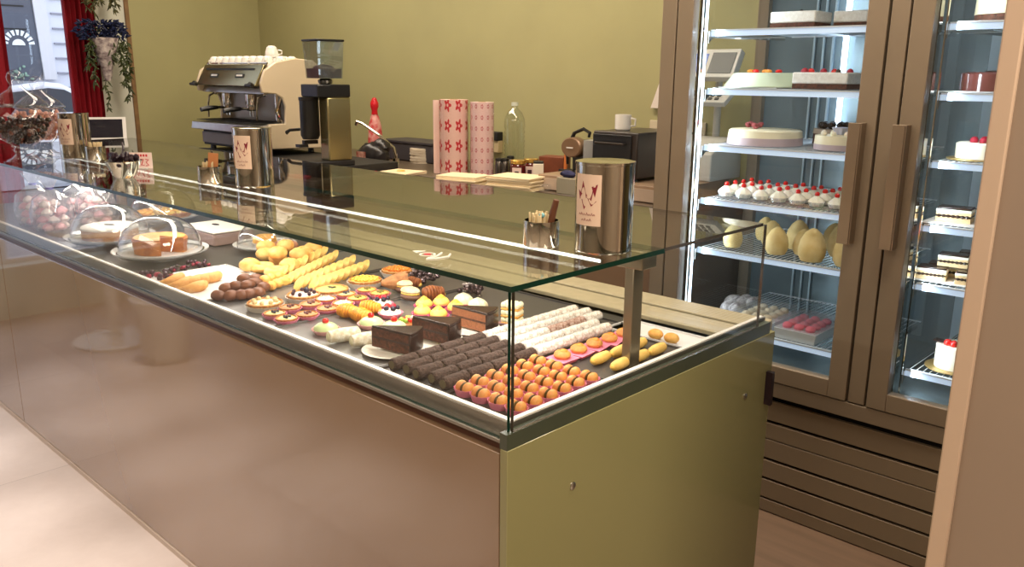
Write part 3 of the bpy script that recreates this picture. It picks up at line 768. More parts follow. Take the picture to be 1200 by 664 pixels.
# cake slices on white plates
for (px, py, rz, mk, k, lab) in ((461, 412, -.25, mk_choc, 'ch1', 'nearest the front glass'), (507, 400, -.3, mk_choc, 'ch1', 'middle of the three'), (552, 386, -.35, mk_choc2, 'ch2', 'at the back with paler nutty layers')):
    p = P2(px, py, TZ)
    put('plate', mk_plate, (p.x, p.y, TZ), 0, f'white plate under the chocolate cake slice {lab}', 'white plates under the cake slices', s=1.0)
    put(k, mk, (p.x, p.y, TZ + .009), rz + PI * .22, f'chocolate cake slice {lab}', 'chocolate cake slices')
def pp(kind, mk, px, py, rz, label, group=None, s=1, dz=0):
    p = P2(px, py, TZ + dz); return put(kind, mk, (p.x, p.y, TZ + dz), rz, label, group, s)
for px, py, l in ((403, 400, 'left one of the pair'), (430, 405, 'right one of the pair beside the cake slice')):
    pp('cannolo', mk_cannolo, px, py, -.25, f'powdered cream cannolo, {l}', 'powdered cannoli', .95)
for px, py, l in ((382, 390, 'alone near the front glass'), (435, 383, 'left one behind the cannoli'), (462, 388, 'touching the first cake slice')):
    pp('cherry', mk_cherry_dome, px, py, 0, f'green iced cake with red cherry, {l}', 'green iced cherry cakes', .95)
for px, py, rz, l in ((408, 371, .3, 'leftmost'), (424, 376, .2, 'nearest the glass'), (434, 367, .5, 'right')):
    pp('sfo', mk_sfoglia, px, py, rz, f'amber ridged shell pastry behind the cherry cakes, {l} of three', 'amber ridged pastries', .9)
for px, py, l in ((447, 360, 'farther back with strawberry on top'), (458, 371, 'nearer with raspberry on top')):
    pp('berry', mk_berry, px, py, .4, f'berry and cream tartlet in pink cup, {l}', 'berry cream tartlets')
for px, py, l in ((481, 352, 'front one between berries and cone'), (473, 343, 'rear one under the cone')):
    pp('sug', mk_sugared, px, py, .2, f'sugar dusted cream bun, {l}', 'sugar dusted buns')
for px, py, l in ((495, 371, 'nearest the middle cake slice'), (514, 374, 'just behind the second cake slice'), (517, 360, 'behind the others in the row'), (534, 366, 'beside the third cake slice'), (497, 362, 'beside the sugar dusted bun')):
    pp('puff', mk_puff, px, py, .2, f'yellow cream puff in pink cup, {l}', 'yellow cream puffs', .95)
pp('fruit', mk_fruitcup, 479, 383, .2, 'fruit salad tartlet between the cherry cakes and cream puffs')
for px, py, l in ((543, 360, 'left'), (560, 366, 'right')):
    pp('mer', mk_meringue, px, py, .2, f'piped ivory cream cup in pink paper, {l} one of the pair', 'piped ivory cream cups', .95)
pp('mille', mk_mille, 600, 382, .3, 'layered puff pastry and cream slice beside the glass corner')
pp('lob', mk_lobster, 508, 350, 1.2, 'ridged dark brown pastry between cone and cream cups', s=1.0)
pp('cone', mk_cone, 462, 342, 2.7, 'open crisp brown pastry cone behind the sugared buns', s=1.05)
pp('lob', mk_lobster, 484, 336, .4, 'ridged brown pastry partly behind the crisp cone', s=.8)
def mk_wrapped():
    t = T('wrapped_sweets_bunch', 'sweets')
    b = B()
    for k in range(26): b.ell((rnd.uniform(-.05, .05), rnd.uniform(-.03, .03), rnd.uniform(.012, .04)), (.012, .010, .009), 8, 5, M=Euler((rnd.random() * 3, rnd.random() * 3, 0)).to_matrix())
    obj('wrappers', b, mat('foil_wrappers', (120, 104, 108), .25, metal=.6, rgb2=(58, 40, 42), scale=60), t)
    b = B()
    for k in range(10): b.ell((rnd.uniform(-.04, .04), rnd.uniform(-.025, .025), rnd.uniform(.04, .05)), (.007, .006, .005), 8, 5)
    obj('pale_knots', b, mat('silver_knots', (196, 186, 190), .3, metal=.5), t)
    return t
pp('wrap', mk_wrapped, 497, 331, .2, 'heap of grey and maroon wrapped sweets behind the pastry cone')
pp('wrap', mk_wrapped, 552, 345, 1.2, 'heap of dark wrapped sweets behind the piped cream cups', s=.85)
# big tarts
pp('ty', mk_tart_y, 428, 335, 0, 'large tart with yellow chopped fruit in white paper dish', s=1.0)
pp('to', mk_tart_o, 466, 323, 0, 'large tart with orange fruit topping at the back', s=1.0)
pp('tg', mk_tart_g, 388, 346, 0, 'large pale green tart with a chocolate leaf in the centre', s=1.0)
pp('tn', mk_tart_n, 311, 362, 0, 'pale tart edged with almonds nearest the front glass', s=.95)
pp('tb', mk_tart_b, 356, 352, 0, 'cream tart ringed with dark berries', s=.92)
mins = [(322, 372, 'a', 'nearest the front glass'), (336, 378, 'a', 'beside the cherry cake in the first row'), (340, 365, 'b', 'dark berry one behind the almond tart'), (360, 373, 'b', 'dark one near the tray edge'),
        (364, 361, 'b', 'caramel one in the middle of the tray'), (384, 366, 'b', 'caramel one beside the amber pastries'), (382, 355, 'c', 'white iced one right of the berry tart'), (402, 360, 'c', 'white iced one behind the amber pastries'),
        (405, 349, 'a', 'pale one in front of the green tart'), (419, 354, 'd', 'green nut one beside the berry tartlets'), (430, 344, 'd', 'green nut one in front of the yellow tart'), (445, 348, 'd', 'plain custard one beside the cone')]
mkd = dict(a=mk_min_a, b=mk_min_b, c=mk_min_c, d=mk_min_d)
for px, py, k, l in mins:
    pp('min' + k, mkd[k], px, py, 0, f'small tartlet in pink cup, {l}', 'small tartlets in pink cups', .95)
# pale cookies in leaning rows
for r_, (x0, y0, x1, y1, n) in enumerate(((341, 332, 392, 306, 9), (352, 338, 412, 312, 9), (369, 340, 428, 318, 9), (333, 324, 380, 300, 7))):
    for k in range(n):
        s = k / (n - 1); p = P2(x0 + (x1 - x0) * s, y0 + (y1 - y0) * s, TZ)
        row = ['middle row', 'second row from the tarts', 'row nearest the tarts', 'row touching the buns'][r_]
        put('cookie', mk_cookie1, (p.x, p.y, TZ + .016), 0, f'pale round cookie in the {row}, {ORD[k]} from the front', 'pale round cookies in leaning rows', (1.2, 1.2, .62), rot=(.95, 0, -.2))
# golden buns heap
for px, py, dz, k, l in ((293, 318, 0, 'bun', 'left end of the heap'), (308, 318, 0, 'ring', 'ring-shaped at the front left'), (324, 323, 0, 'ring', 'ring-shaped at the front'), (311, 305, 0, 'bun', 'second row left'), (326, 310, 0, 'bun', 'second row middle'), (340, 318, 0, 'bun', 'front right beside the cookies'),
                     (326, 304, .028, 'bun', 'resting on top in the middle'), (351, 305, .012, 'bun', 'large round one on the right of the heap'), (335, 295, .02, 'bun', 'pointed one on top at the back'), (356, 303, 0, 'bun', 'low one behind the cookies'), (367, 298, 0, 'bun', 'right end at the back'), (312, 296, .012, 'bun', 'left one at the back')):
    p = P2(px, py, TZ + dz); put(k + '_g', mk_bun if k == 'bun' else mk_ring, (p.x, p.y, TZ + dz), rnd.uniform(0, 3), f'golden bun, {l}', 'golden buns in a heap', 1.12)
# brown biscuits
for px, py, dz, l in ((256, 352, 0, 'large one at the front'), (271, 352, 0, 'front row second'), (266, 343, .006, 'second row left'), (277, 341, .01, 'upper left'), (283, 351, 0, 'front row third'), (293, 350, 0, 'front row fourth'), (290, 340, .012, 'upper middle'), (287, 332, .012, 'back left'), (299, 337, .012, 'upper right'), (303, 348, 0, 'front row fifth'), (300, 332, .01, 'back middle'), (309, 342, .004, 'right end')):
    p = P2(px, py, TZ + dz); put('brownb', mk_brown, (p.x, p.y, TZ + dz), rnd.uniform(0, 3), f'brown baked biscuit, {l} of the pile', 'brown biscuits in a pile', 1.08)
for px, py, dz, l in ((310, 333, .008, 'beside the brown pile'), (318, 340, 0, 'front one'), (325, 337, 0, 'second one along'), (318, 331, .008, 'upper one'), (332, 335, 0, 'third one along'), (338, 332, 0, 'last one by the berry tart'), (328, 329, .006, 'back one')):
    p = P2(px, py, TZ + dz); put('obit', mk_obit, (p.x, p.y, TZ + dz), rnd.uniform(0, 3), f'small orange biscuit, {l}', 'small orange biscuits', 1.25)
for px, py, rz, l in ((203, 331, .6, 'nearest the glass dome'), (214, 335, .5, 'second from the dome'), (226, 333, .5, 'third'), (236, 331, .4, 'fourth'), (246, 329, .4, 'fifth at the paper edge'), (228, 340, .3, 'lying across the front')):
    p = P2(px, py, TZ); put('fing', mk_finger, (p.x, p.y, TZ), rz, f'pale crescent pastry on the white tray, {l}', 'pale crescent pastries', 1.25)
def sheet(px, py, sx, sy, rz, label):
    p = P2(px, py, TZ); b = B(); n = 6
    b.box(-sx, sx, -sy, sy, 0, .0012); o = obj('paper_sheet', b, WPAPER, loc=(p.x, p.y, TZ - .0006), rot=(0, 0, rz)); tag(o, label, 'paper')

# grape bunches
def mk_grapes():
    t = T('grape_bunch', 'grapes'); cols = [mat('dark_grape', (60, 26, 48), .3), mat('red_grape', (150, 26, 60), .3)]
    for k in range(22):
        b = B(); b.ell((rnd.uniform(-.06, .06), rnd.uniform(-.03, .03), .009 + (.012 if k % 3 == 0 else 0)), .009, 10, 7); obj('grape', b, cols[1 if k % 4 == 0 else 0], t)
    b = B(); b.tube([(-.06, 0, .02), (0, .005, .026), (.05, 0, .02), (.075, .01, .024)], .0018, 6); obj('stem', b, LEAFB, t)
    return t
p = P2(182, 326, DK); put('grape', mk_grapes, (p.x, p.y, DK + .001), .3, 'bunch of dark red grapes in front of the orange pie dome')
p = P2(232, 312, DK); put('grape', mk_grapes, (p.x, p.y, DK + .001), .1, 'bunch of dark grapes to the right of the orange pie dome', s=.8)
p = P2(205, 318, DK); put('grape', mk_grapes, (p.x, p.y, DK + .001), 1.4, 'bunch of dark grapes between the two other bunches', s=.7)

# domed cake plates
def mk_dome():
    t = T('glass_dome', 'dome cover'); b = B(); R = .150; H = .135
    prof = [(R, 0), (R + .004, .002)] + [(R * math.cos(a) ** .8, H * math.sin(a)) for a in [i * PI / 2 / 14 for i in range(14)]] + [(0, H)]
    b.lathe(prof, 56); obj('cover', b, GLD, t, sharp=60)
    b = B(); b.lathe([(0, H), (.012, H), (.010, H + .008), (.018, H + .03), (.032, H + .046), (.030, H + .050), (0, H + .047)], 24); obj('knob', b, GLD, t)
    b = B(); b.lathe([(R - .001, 0), (R + .005, 0), (R + .005, .004), (R - .001, .004), (R - .001, 0)], 56); obj('rim', b, glass('glass_rim', (.8, .83, .84), 2.0, f0=.1), t)
    return t
def mk_stand(h=.05, R=.175):
    def f():
        t = T('glass_cake_stand', 'cake stand'); b = B()
        b.lathe([(0, h - .006), (R - .02, h - .006), (R, h + .006), (R + .002, h + .012), (R - .004, h + .01), (R - .02, h), (0, h)], 72, wob=lambda a, z: 1 + (.012 * math.sin(a * 36) if z > h else 0)); obj('dish', b, glass('pressed_glass', (.9, .92, .93), 2.2, rough=.12, f0=.08, haze=.4), t)
        b = B(); b.lathe([(0, 0), (.06, 0), (.062, .004), (.02, .012), (.016, h * .6), (.03, h - .007), (0, h - .007)], 32); obj('foot', b, glass('pressed_glass', (.9, .92, .93)), t)
        return t
    return f
# 1: cake with white top
def mk_whitecake():
    t = T('white_topped_cake', 'cake'); b = B()
    b.lathe([(0, 0), (.092, 0), (.094, .012), (.0925, .013), (.0925, .016), (.094, .017), (.093, .034), (0, .034)], 40); obj('sponge', b, mat('walnut_sponge', (168, 116, 78), .7, rgb2=(196, 146, 100), scale=60, bump=.4), t)
    b = B(); b.lathe([(0, .034), (.094, .034), (.094, .040), (.088, .044), (0, .044)], 40); obj('icing', b, mat('white_fondant', (244, 238, 228), .4), t)
    b = B(); b.ell((0, 0, .045), (.02, .007, .003)); obj('chocolate_mark', b, CHOC, t)
    return t
def mk_pie():
    t = T('orange_crust_cake', 'cake'); b = B(); arc = 2 * PI * .84
    b.lathe([(0, 0), (.082, 0), (.088, .045), (.083, .048), (0, .046)], 40, arc=arc)
    obj('sponge', b, mat('orange_sponge', (214, 132, 58), .6, rgb2=(176, 96, 44), scale=40, bump=.3), t)
    b = B(); b.lathe([(0, .0465), (.078, .0485), (.082, .052), (0, .054)], 40, arc=arc, wob=lambda a, z: 1 + .02 * math.sin(a * 14)); obj('golden_top', b, mat('golden_top', (244, 186, 84), .5, rgb2=(230, 160, 60), scale=40, bump=.4), t)
    return t
def mk_bundt():
    t = T('small_bundt_cake', 'cake'); b = B()
    b.lathe([(.014, .0), (.036, 0), (.046, .012), (.044, .028), (.03, .04), (.018, .034), (.012, .018), (.014, 0)], 48, wob=lambda a, z: 1 + .06 * math.sin(a * 10)); obj('sponge', b, GOLD, t)
    obj('paper_cup', cup(.038, .05, .014), WPAPER, t)
    return t
def mk_brioche():
    t = T('rosy_brioche', 'cake'); b = B()
    for k in range(6):
        a = k * PI / 3; b.ell((.028 * math.cos(a), .028 * math.sin(a), .02), (.024, .024, .02))
    obj('crumb', b, mat('rosy_brown_crumb', (186, 128, 100), .6, rgb2=(150, 92, 70), scale=50, bump=.3), t)
    b = B(); b.ell((0, 0, .036), (.032, .032, .01)); obj('icing', b, mat('rose_cream', (224, 196, 190)), t)
    return t
stand1 = mk_stand(.030, .170); stand2 = mk_stand(.024, .175)
def domed(x, y, mk, kind, lab, sl, s=1, cs=1):
    c = (x, max(y, YF + .05 + .178 * s + .002), DK + .0005)
    put('stand', stand1, c, 0, f'pressed glass cake stand holding the {lab}', 'pressed glass stands', s)
    put(kind, mk, (c[0], c[1], DK + .030 * s + .001), .6, sl, None, s * cs)
    put('dome', mk_dome, (c[0], c[1], DK + .0305 * s + .001), 0, f'clear glass dome over the {lab}', 'glass domes', s)
domed(-3.50, 1.312, mk_whitecake, 'wc', 'white-topped cake', 'round brown cake with white icing top under a glass dome', cs=1.15)
domed(-3.085, 1.335, mk_pie, 'pie', 'orange-crusted cake', 'golden orange cake with slice removed under a glass dome', s=1.0, cs=1.12)
domed(-2.96, 1.70, mk_bundt, 'bundt', 'small bundt cake', 'small fluted bundt cake in paper under a glass dome', s=.72, cs=1.4)
p = at(334, 288, TZ + .02); put('brio', mk_brioche, (p.x, p.y, TZ), 0, 'rosy iced brioche behind the golden buns')
# iced slab cake at the back
def mk_slab():
    t = T('iced_slab_cake', 'cake'); b = B(); b.box(-.13, .13, -.09, .09, 0, .05); obj('sponge', b, mat('mauve_sponge', (150, 124, 118), .7, var=.1, scale=50), t, bev=.006)
    b = B(); b.box(-.133, .133, -.093, .093, .05, .062); obj('icing', b, mat('white_fondant', (244, 238, 228)), t, bev=.006)
    b = B(); b.ell((-.02, 0, .063), (.025, .012, .003)); obj('chocolate_mark', b, CHOC, t)
    return t
put('slab', mk_slab, (-3.29, 1.675, DK + .001), .0, 'long cake with smooth white icing standing behind the domes')
# tall stand with fruit tart
def mk_ftart():
    t = T('glazed_fruit_flan', 'flan'); b = B(); b.lathe([(0, 0), (.11, 0), (.122, .022), (.117, .024), (.11, .018), (0, .018)], 60, wob=lambda a, z: 1 + .02 * math.sin(a * 30)); obj('crust', b, CRUST, t)
    b = B()
    for k in range(60):
        a = k * 2.4; r = .0135 * math.sqrt(k); b.ell((r * math.cos(a), r * math.sin(a), .022), (.013, .007, .005), 8, 5, M=Matrix.Rotation(a, 3, 'Z'))
    obj('fruit', b, mat('peach_slices', (246, 178, 84), .3, rgb2=(238, 214, 110), scale=14), t)
    return t
domed(-3.86, 1.70, mk_ftart, 'flan', 'peach flan', 'glazed peach flan under the glass dome farthest back', s=.98, cs=1.08)
# meringue bags
def mk_bag(seed):
    def f():
        r = random.Random(seed); t = T('cellophane_bag', 'bag of meringues'); b = B()
        prof = [(0, 0), (.07, .0), (.085, .03), (.088, .09), (.075, .14), (.03, .175), (.012, .185), (.03, .215), (.045, .24)]
        b.lathe(prof, 30, wob=lambda a, z: 1 + .07 * math.sin(a * 7 + z * 40) + .03 * math.sin(a * 13)); obj('cellophane', b, glass('cellophane', (.95, .94, .96), 2.2, rough=.06, f0=.06, haze=.10), t, sharp=20)
        b = B(); b.lathe([(.010, .182), (.017, .182), (.017, .190), (.010, .190), (.010, .182)], 12); obj('ribbon', b, mat('lilac_ribbon', (120, 112, 190), .4), t)
        ms = [mat('pink_meringue', (240, 176, 178), .7), mat('white_meringue', (240, 224, 214), .7)]
        k = 0
        for z in (.018, .052, .086, .118):
            for q in range(5 if z < .1 else 3):
                a = q * 2 * PI / 5 + z * 20; rr = .045 if z < .1 else .028; b = B(); c = (rr * math.cos(a), rr * math.sin(a), z)
                b.lathe([(0, -.014), (.02, -.014), (.024, -.004), (.015, .008), (0, .018)], 20, c=c, wob=lambda a2, z2: 1 + .08 * math.sin(a2 * 7 + z2 * 100)); obj('meringue', b, ms[k % 2], t); k += 1
        return t
    return f
for i, (x, y, l) in enumerate(((-4.02, 1.27, 'nearest the front glass beside the white-topped cake'), (-4.035, 1.465, 'behind the front bag'), (-4.235, 1.27, 'farthest left at the front glass'), (-4.23, 1.475, 'farthest left at the back'))):
    put('bag', mk_bag(3), (x, y, DK + .001), i * 1.3, f'tied cellophane bag of pink and white meringues, {l}', 'cellophane bags of meringues', .98)

# ------------------------------------------------------------------ things standing on the glass top
def canister(px, py, label, pos=None):
    p = pos or at(px, py, GT); t = thing('steel_canister', label, 'canister', (p.x, p.y, GT + .0003), 0, 'steel canisters on the counter glass')
    b = B(); b.lathe([(0, 0), (.062, 0), (.064, .002), (.064, .190), (.0655, .191), (.0655, .196), (.062, .197), (0, .1965)], 64); obj('body', b, CHROME, t)
    # curved label
    ang = math.atan2(-p.y, -p.x) - .62
    b = B(); R = .0647; W = .52; n = 16; H0, H1 = .062, .172
    ins, outs = [], []
    for i in range(n + 1):
        a = ang - W + 2 * W * i / n; ins.append((R * math.cos(a), R * math.sin(a))); outs.append(((R + .0008) * math.cos(a), (R + .0008) * math.sin(a)))
    b.prism(outs + ins[::-1], H0, H1); lb = obj('label', b, LABEL, t)
    def pt(u, v, r=.0011): a = ang + u / R; return Vector(((R + r) * math.cos(a), (R + r) * math.sin(a), v))
    b = B()
    for tri in (((-.020, .118), (-.010, .158), (.001, .122)), ((-.002, .128), (.018, .146), (.012, .116)), ((.012, .146), (.026, .152), (.020, .124)), ((-.014, .118), (.008, .122), (-.006, .096)), ((.002, .122), (.024, .116), (.012, .104)), ((-.024, .138), (-.012, .130), (-.020, .120))):
        q = [b.bm.verts.new(pt(u, v)) for u, v in tri]; q2 = [b.bm.verts.new(pt(u, v, .0004)) for u, v in tri]
        b._f(q); b._f(q2[::-1])
        for i in range(3): b._f([q[i], q2[i], q2[(i + 1) % 3], q[(i + 1) % 3]])
    for v, us in ((.086, (-.018, -.012, -.005, .002, .008, .014, .019)), (.074, (-.010, -.003, .004, .010))):
        for k, u in enumerate(us):
            b.tube([pt(u - .002, v - .002), pt(u, v + (.004 if k % 2 else .002)), pt(u + .0025, v - .0015)], .0006, 4)
    obj('emblem', b, DRED, lb)
    return t
canister(706, 292, 'tall steel canister with rose label near the right end of the counter')
canister(299, 217, 'tall steel canister with rose label in front of the espresso machine')
canister(90, 182, 'tall steel canister with rose label beside the glass jars', Vector((-3.985, 1.39, GT)))
def cupholder(px, py, label, kind):
    p = at(px, py, GT); t = thing('steel_cup', label, 'cup', (p.x, p.y, GT + .0003), 0)
    r = .041
    b = B(); b.lathe([(0, 0), (r - .001, 0), (r, .002), (r, .058), (r - .002, .058), (r - .002, .004), (0, .004)], 48); obj('body', b, CHROME, t)
    q = thing('toothpicks' if 'tooth' in kind else 'wooden_stirrers', kind, 'picks', (p.x, p.y, GT + .0048))
    b = B()
    for k in range(34):
        a = rnd.uniform(0, 2 * PI); rr = (r - .012) * math.sqrt(rnd.random()); x, y = rr * math.cos(a), rr * math.sin(a)
        b.tube([(x * .8, y * .8, 0), (x, y, rnd.uniform(.064, .072))], .0022, 5)
    o = obj('picks', b, STICK, q); 
    return p
p = cupholder(634, 287, 'small steel cup of toothpicks beside the right canister', 'pale toothpicks in the steel cup beside the right canister')
b = B(); b.tube([(0.012, 0.004, 0.005), (.022, .008, .06), (.033, .012, .105)], [.006, .009, .007], 10); obw = obj('wooden_spoon', b, WOODB, loc=(p.x, p.y, GT + .001)); tag(obw, 'brown wooden spoon handle leaning in the right steel cup', 'spoon')
b = B(); b.ell((0, 0, 0), (.008, .006, .006)); tag(obj('blue_clip', b, mat('pale_blue', (120, 180, 190), .4), loc=(p.x + .006, p.y - .006, GT + .07)), 'pale blue clip among the toothpicks in the right cup', 'clip')
p = cupholder(247, 214, 'small steel cup of toothpicks in front of the espresso machine', 'pale toothpicks in the steel cup before the espresso machine')
b = B(); b.box(-.017, .017, -.0015, .0015, 0, .06); tag(obj('brown_card', b, mat('kraft_card', (190, 124, 74), .6), loc=(p.x + .022, p.y, GT + .045), rot=(0, .1, .8)), 'small brown card standing in the middle steel cup', 'card')
p = cupholder(113, 187, 'small steel cup of wooden sticks next to the jars', 'pale wooden stirrers in the steel cup next to the jars')
# glass candy jars
def jar(x, y, s, label, content, fill):
    p = Vector((x, y, GT)); t = thing('footed_glass_jar', label, 'jar', (p.x, p.y, GT + .0003)); t.scale = (s, s, s)
    G = glass('jar_glass', (.96, .95, .955), 1.2, f0=.05)
    b = B(); b.lathe([(.0, 0), (.07, 0), (.072, .006), (.045, .016), (.03, .03), (.035, .045), (.03, .055), (.05, .07), (.095, .10), (.112, .14), (.108, .175), (.088, .20), (.092, .205)], 48); obj('bowl', b, G, t, sharp=60)
    b = B(); b.lathe([(.095, .206), (.094, .212), (.07, .235), (.03, .262), (.018, .275), (.026, .29), (.03, .305), (.022, .322), (.008, .33), (0, .331)], 48); obj('lid', b, G, t, sharp=60)
    b = B(); b.lathe([(.088, .2), (.097, .202), (.097, .208), (.088, .208), (.088, .2)], 48); obj('rim', b, glass('glass_rim', (.8, .83, .84)), t)
    c = B(); r = random.Random(5)
    for k in range(230):
        z = r.uniform(.075, .075 + fill); R = .035 + .07 * min(1, (z - .065) / .06); a = r.uniform(0, 2 * PI); rr = R * math.sqrt(r.random()) * .92
        c.m(0 if r.random() < .75 else 1).ell((rr * math.cos(a), rr * math.sin(a), z), (.012, .009, .008), 7, 5, M=Euler((r.random() * 3, r.random() * 3, 0)).to_matrix())
    o = obj('wrapped_candies', c, content[0], loc=(p.x, p.y, GT + .0003)); o.scale = (s, s, s); tag(o, content[1], 'candies'); o['kind'] = 'stuff'
jar(-3.93, 1.165, 1.14, 'large footed glass jar of dark candies nearest the front edge', ([mat('dark_foil', (36, 16, 12), .3), mat('amber_foil', (90, 44, 24), .3)], 'dark brown wrapped candies filling the front glass jar'), .085)
jar(-4.155, 1.315, 1.06, 'footed glass jar of pink candies standing behind the dark candy jar', ([mat('pink_foil', (214, 160, 146), .4), mat('peach_foil', (240, 190, 160), .4)], 'pink and peach candies filling the rear glass jar'), .11)
# framed tablet, basket, price sign
def leaning_frame():
    p = at(112, 172, 1.2); t = thing('framed_chalkboard', 'white framed dark tablet tilted behind the left canister', 'tablet', (p.x - .42, p.y + .20, 1.27), 1.15); t.scale = (.85, .85, .85)
    FR = mat('white_frame_plastic', (214, 210, 206), .4)
    M = Matrix.Rotation(-.75, 4, 'X')
    b = B(); b.prism([(-.17, -.11), (.17, -.11), (.17, .11), (-.17, .11)], -.01, .01, axis='y', M=M); obj('frame', b, FR, t, bev=.004)
    b = B(); b.prism([(-.145, -.085), (.145, -.085), (.145, .085), (-.145, .085)], -.0125, -.0102, axis='y', M=M); obj('screen', b, mat('dark_screen', (34, 32, 40), .15), t)
    b = B(); b.tube([(0, .03, -.01), (0, .08, -.13)], .014, 10); b.lathe([(0, -.16), (.08, -.16), (.08, -.145), (0, -.13)], 24, c=(0, .08, 0)); obj('stand', b, BLACK, t)
leaning_frame()
def bowl_basket():
    p = at(146, 208, GT - .0); t = thing('steel_bowl', 'steel bowl holding dark wrapped sweets behind the counter glass', 'bowl', (p.x, p.y, GT + .0003))
    b = B(); b.lathe([(0, 0), (.03, 0), (.04, .012), (.062, .06), (.066, .062), (.06, .062), (.036, .014), (0, .006)], 36); obj('body', b, CHROME, t)
    c = B()
    for k in range(40): c.ell((rnd.uniform(-.042, .042), rnd.uniform(-.042, .042), rnd.uniform(.05, .085)), (.014, .009, .009), 7, 5, M=Euler((rnd.random() * 3, rnd.random() * 3, 0)).to_matrix())
    c.tube([(0, 0, .08), (-.01, .01, .11), (.01, .0, .125), (.02, 0, .1)], .004, 6)
    o = obj('dark_wrapped_sweets', c, mat('plum_foil', (44, 26, 38), .35), loc=(p.x, p.y, GT)); tag(o, 'dark plum wrapped sweets heaped in the steel bowl', 'sweets'); o['kind'] = 'stuff'
    p = at(166, 197, GT); t = thing('price_sign', 'small white sign with red writing standing beside the steel bowl', 'sign', (p.x, p.y, GT + .0003), .75)
    b = B(); b.box(-.045, .045, -.002, .002, 0.0, .062); obj('card', b, mat('rose_card', (236, 212, 204), .5), t); 
    b = B(); b.box(-.03, .03, -.015, .015, 0, .003); obj('base', b, WPL, t)
    b = B()
    for k in range(6): b.box(-.034 + .011 * k, -.027 + .011 * k, -.0028, -.002, .046, .055)
    for pts in ([(-.034, .04), (-.02, .012), (-.014, .03), (-.006, .010)], [(.0, .036), (.012, .036), (.002, .012), (.014, .012)], [(.02, .036), (.032, .034), (.022, .024), (.032, .012), (.02, .010)]):
        b.tube([(x, -.003, z) for x, z in pts], .0018, 5)
    obj('red_writing', b, REDP, t)
bowl_basket()

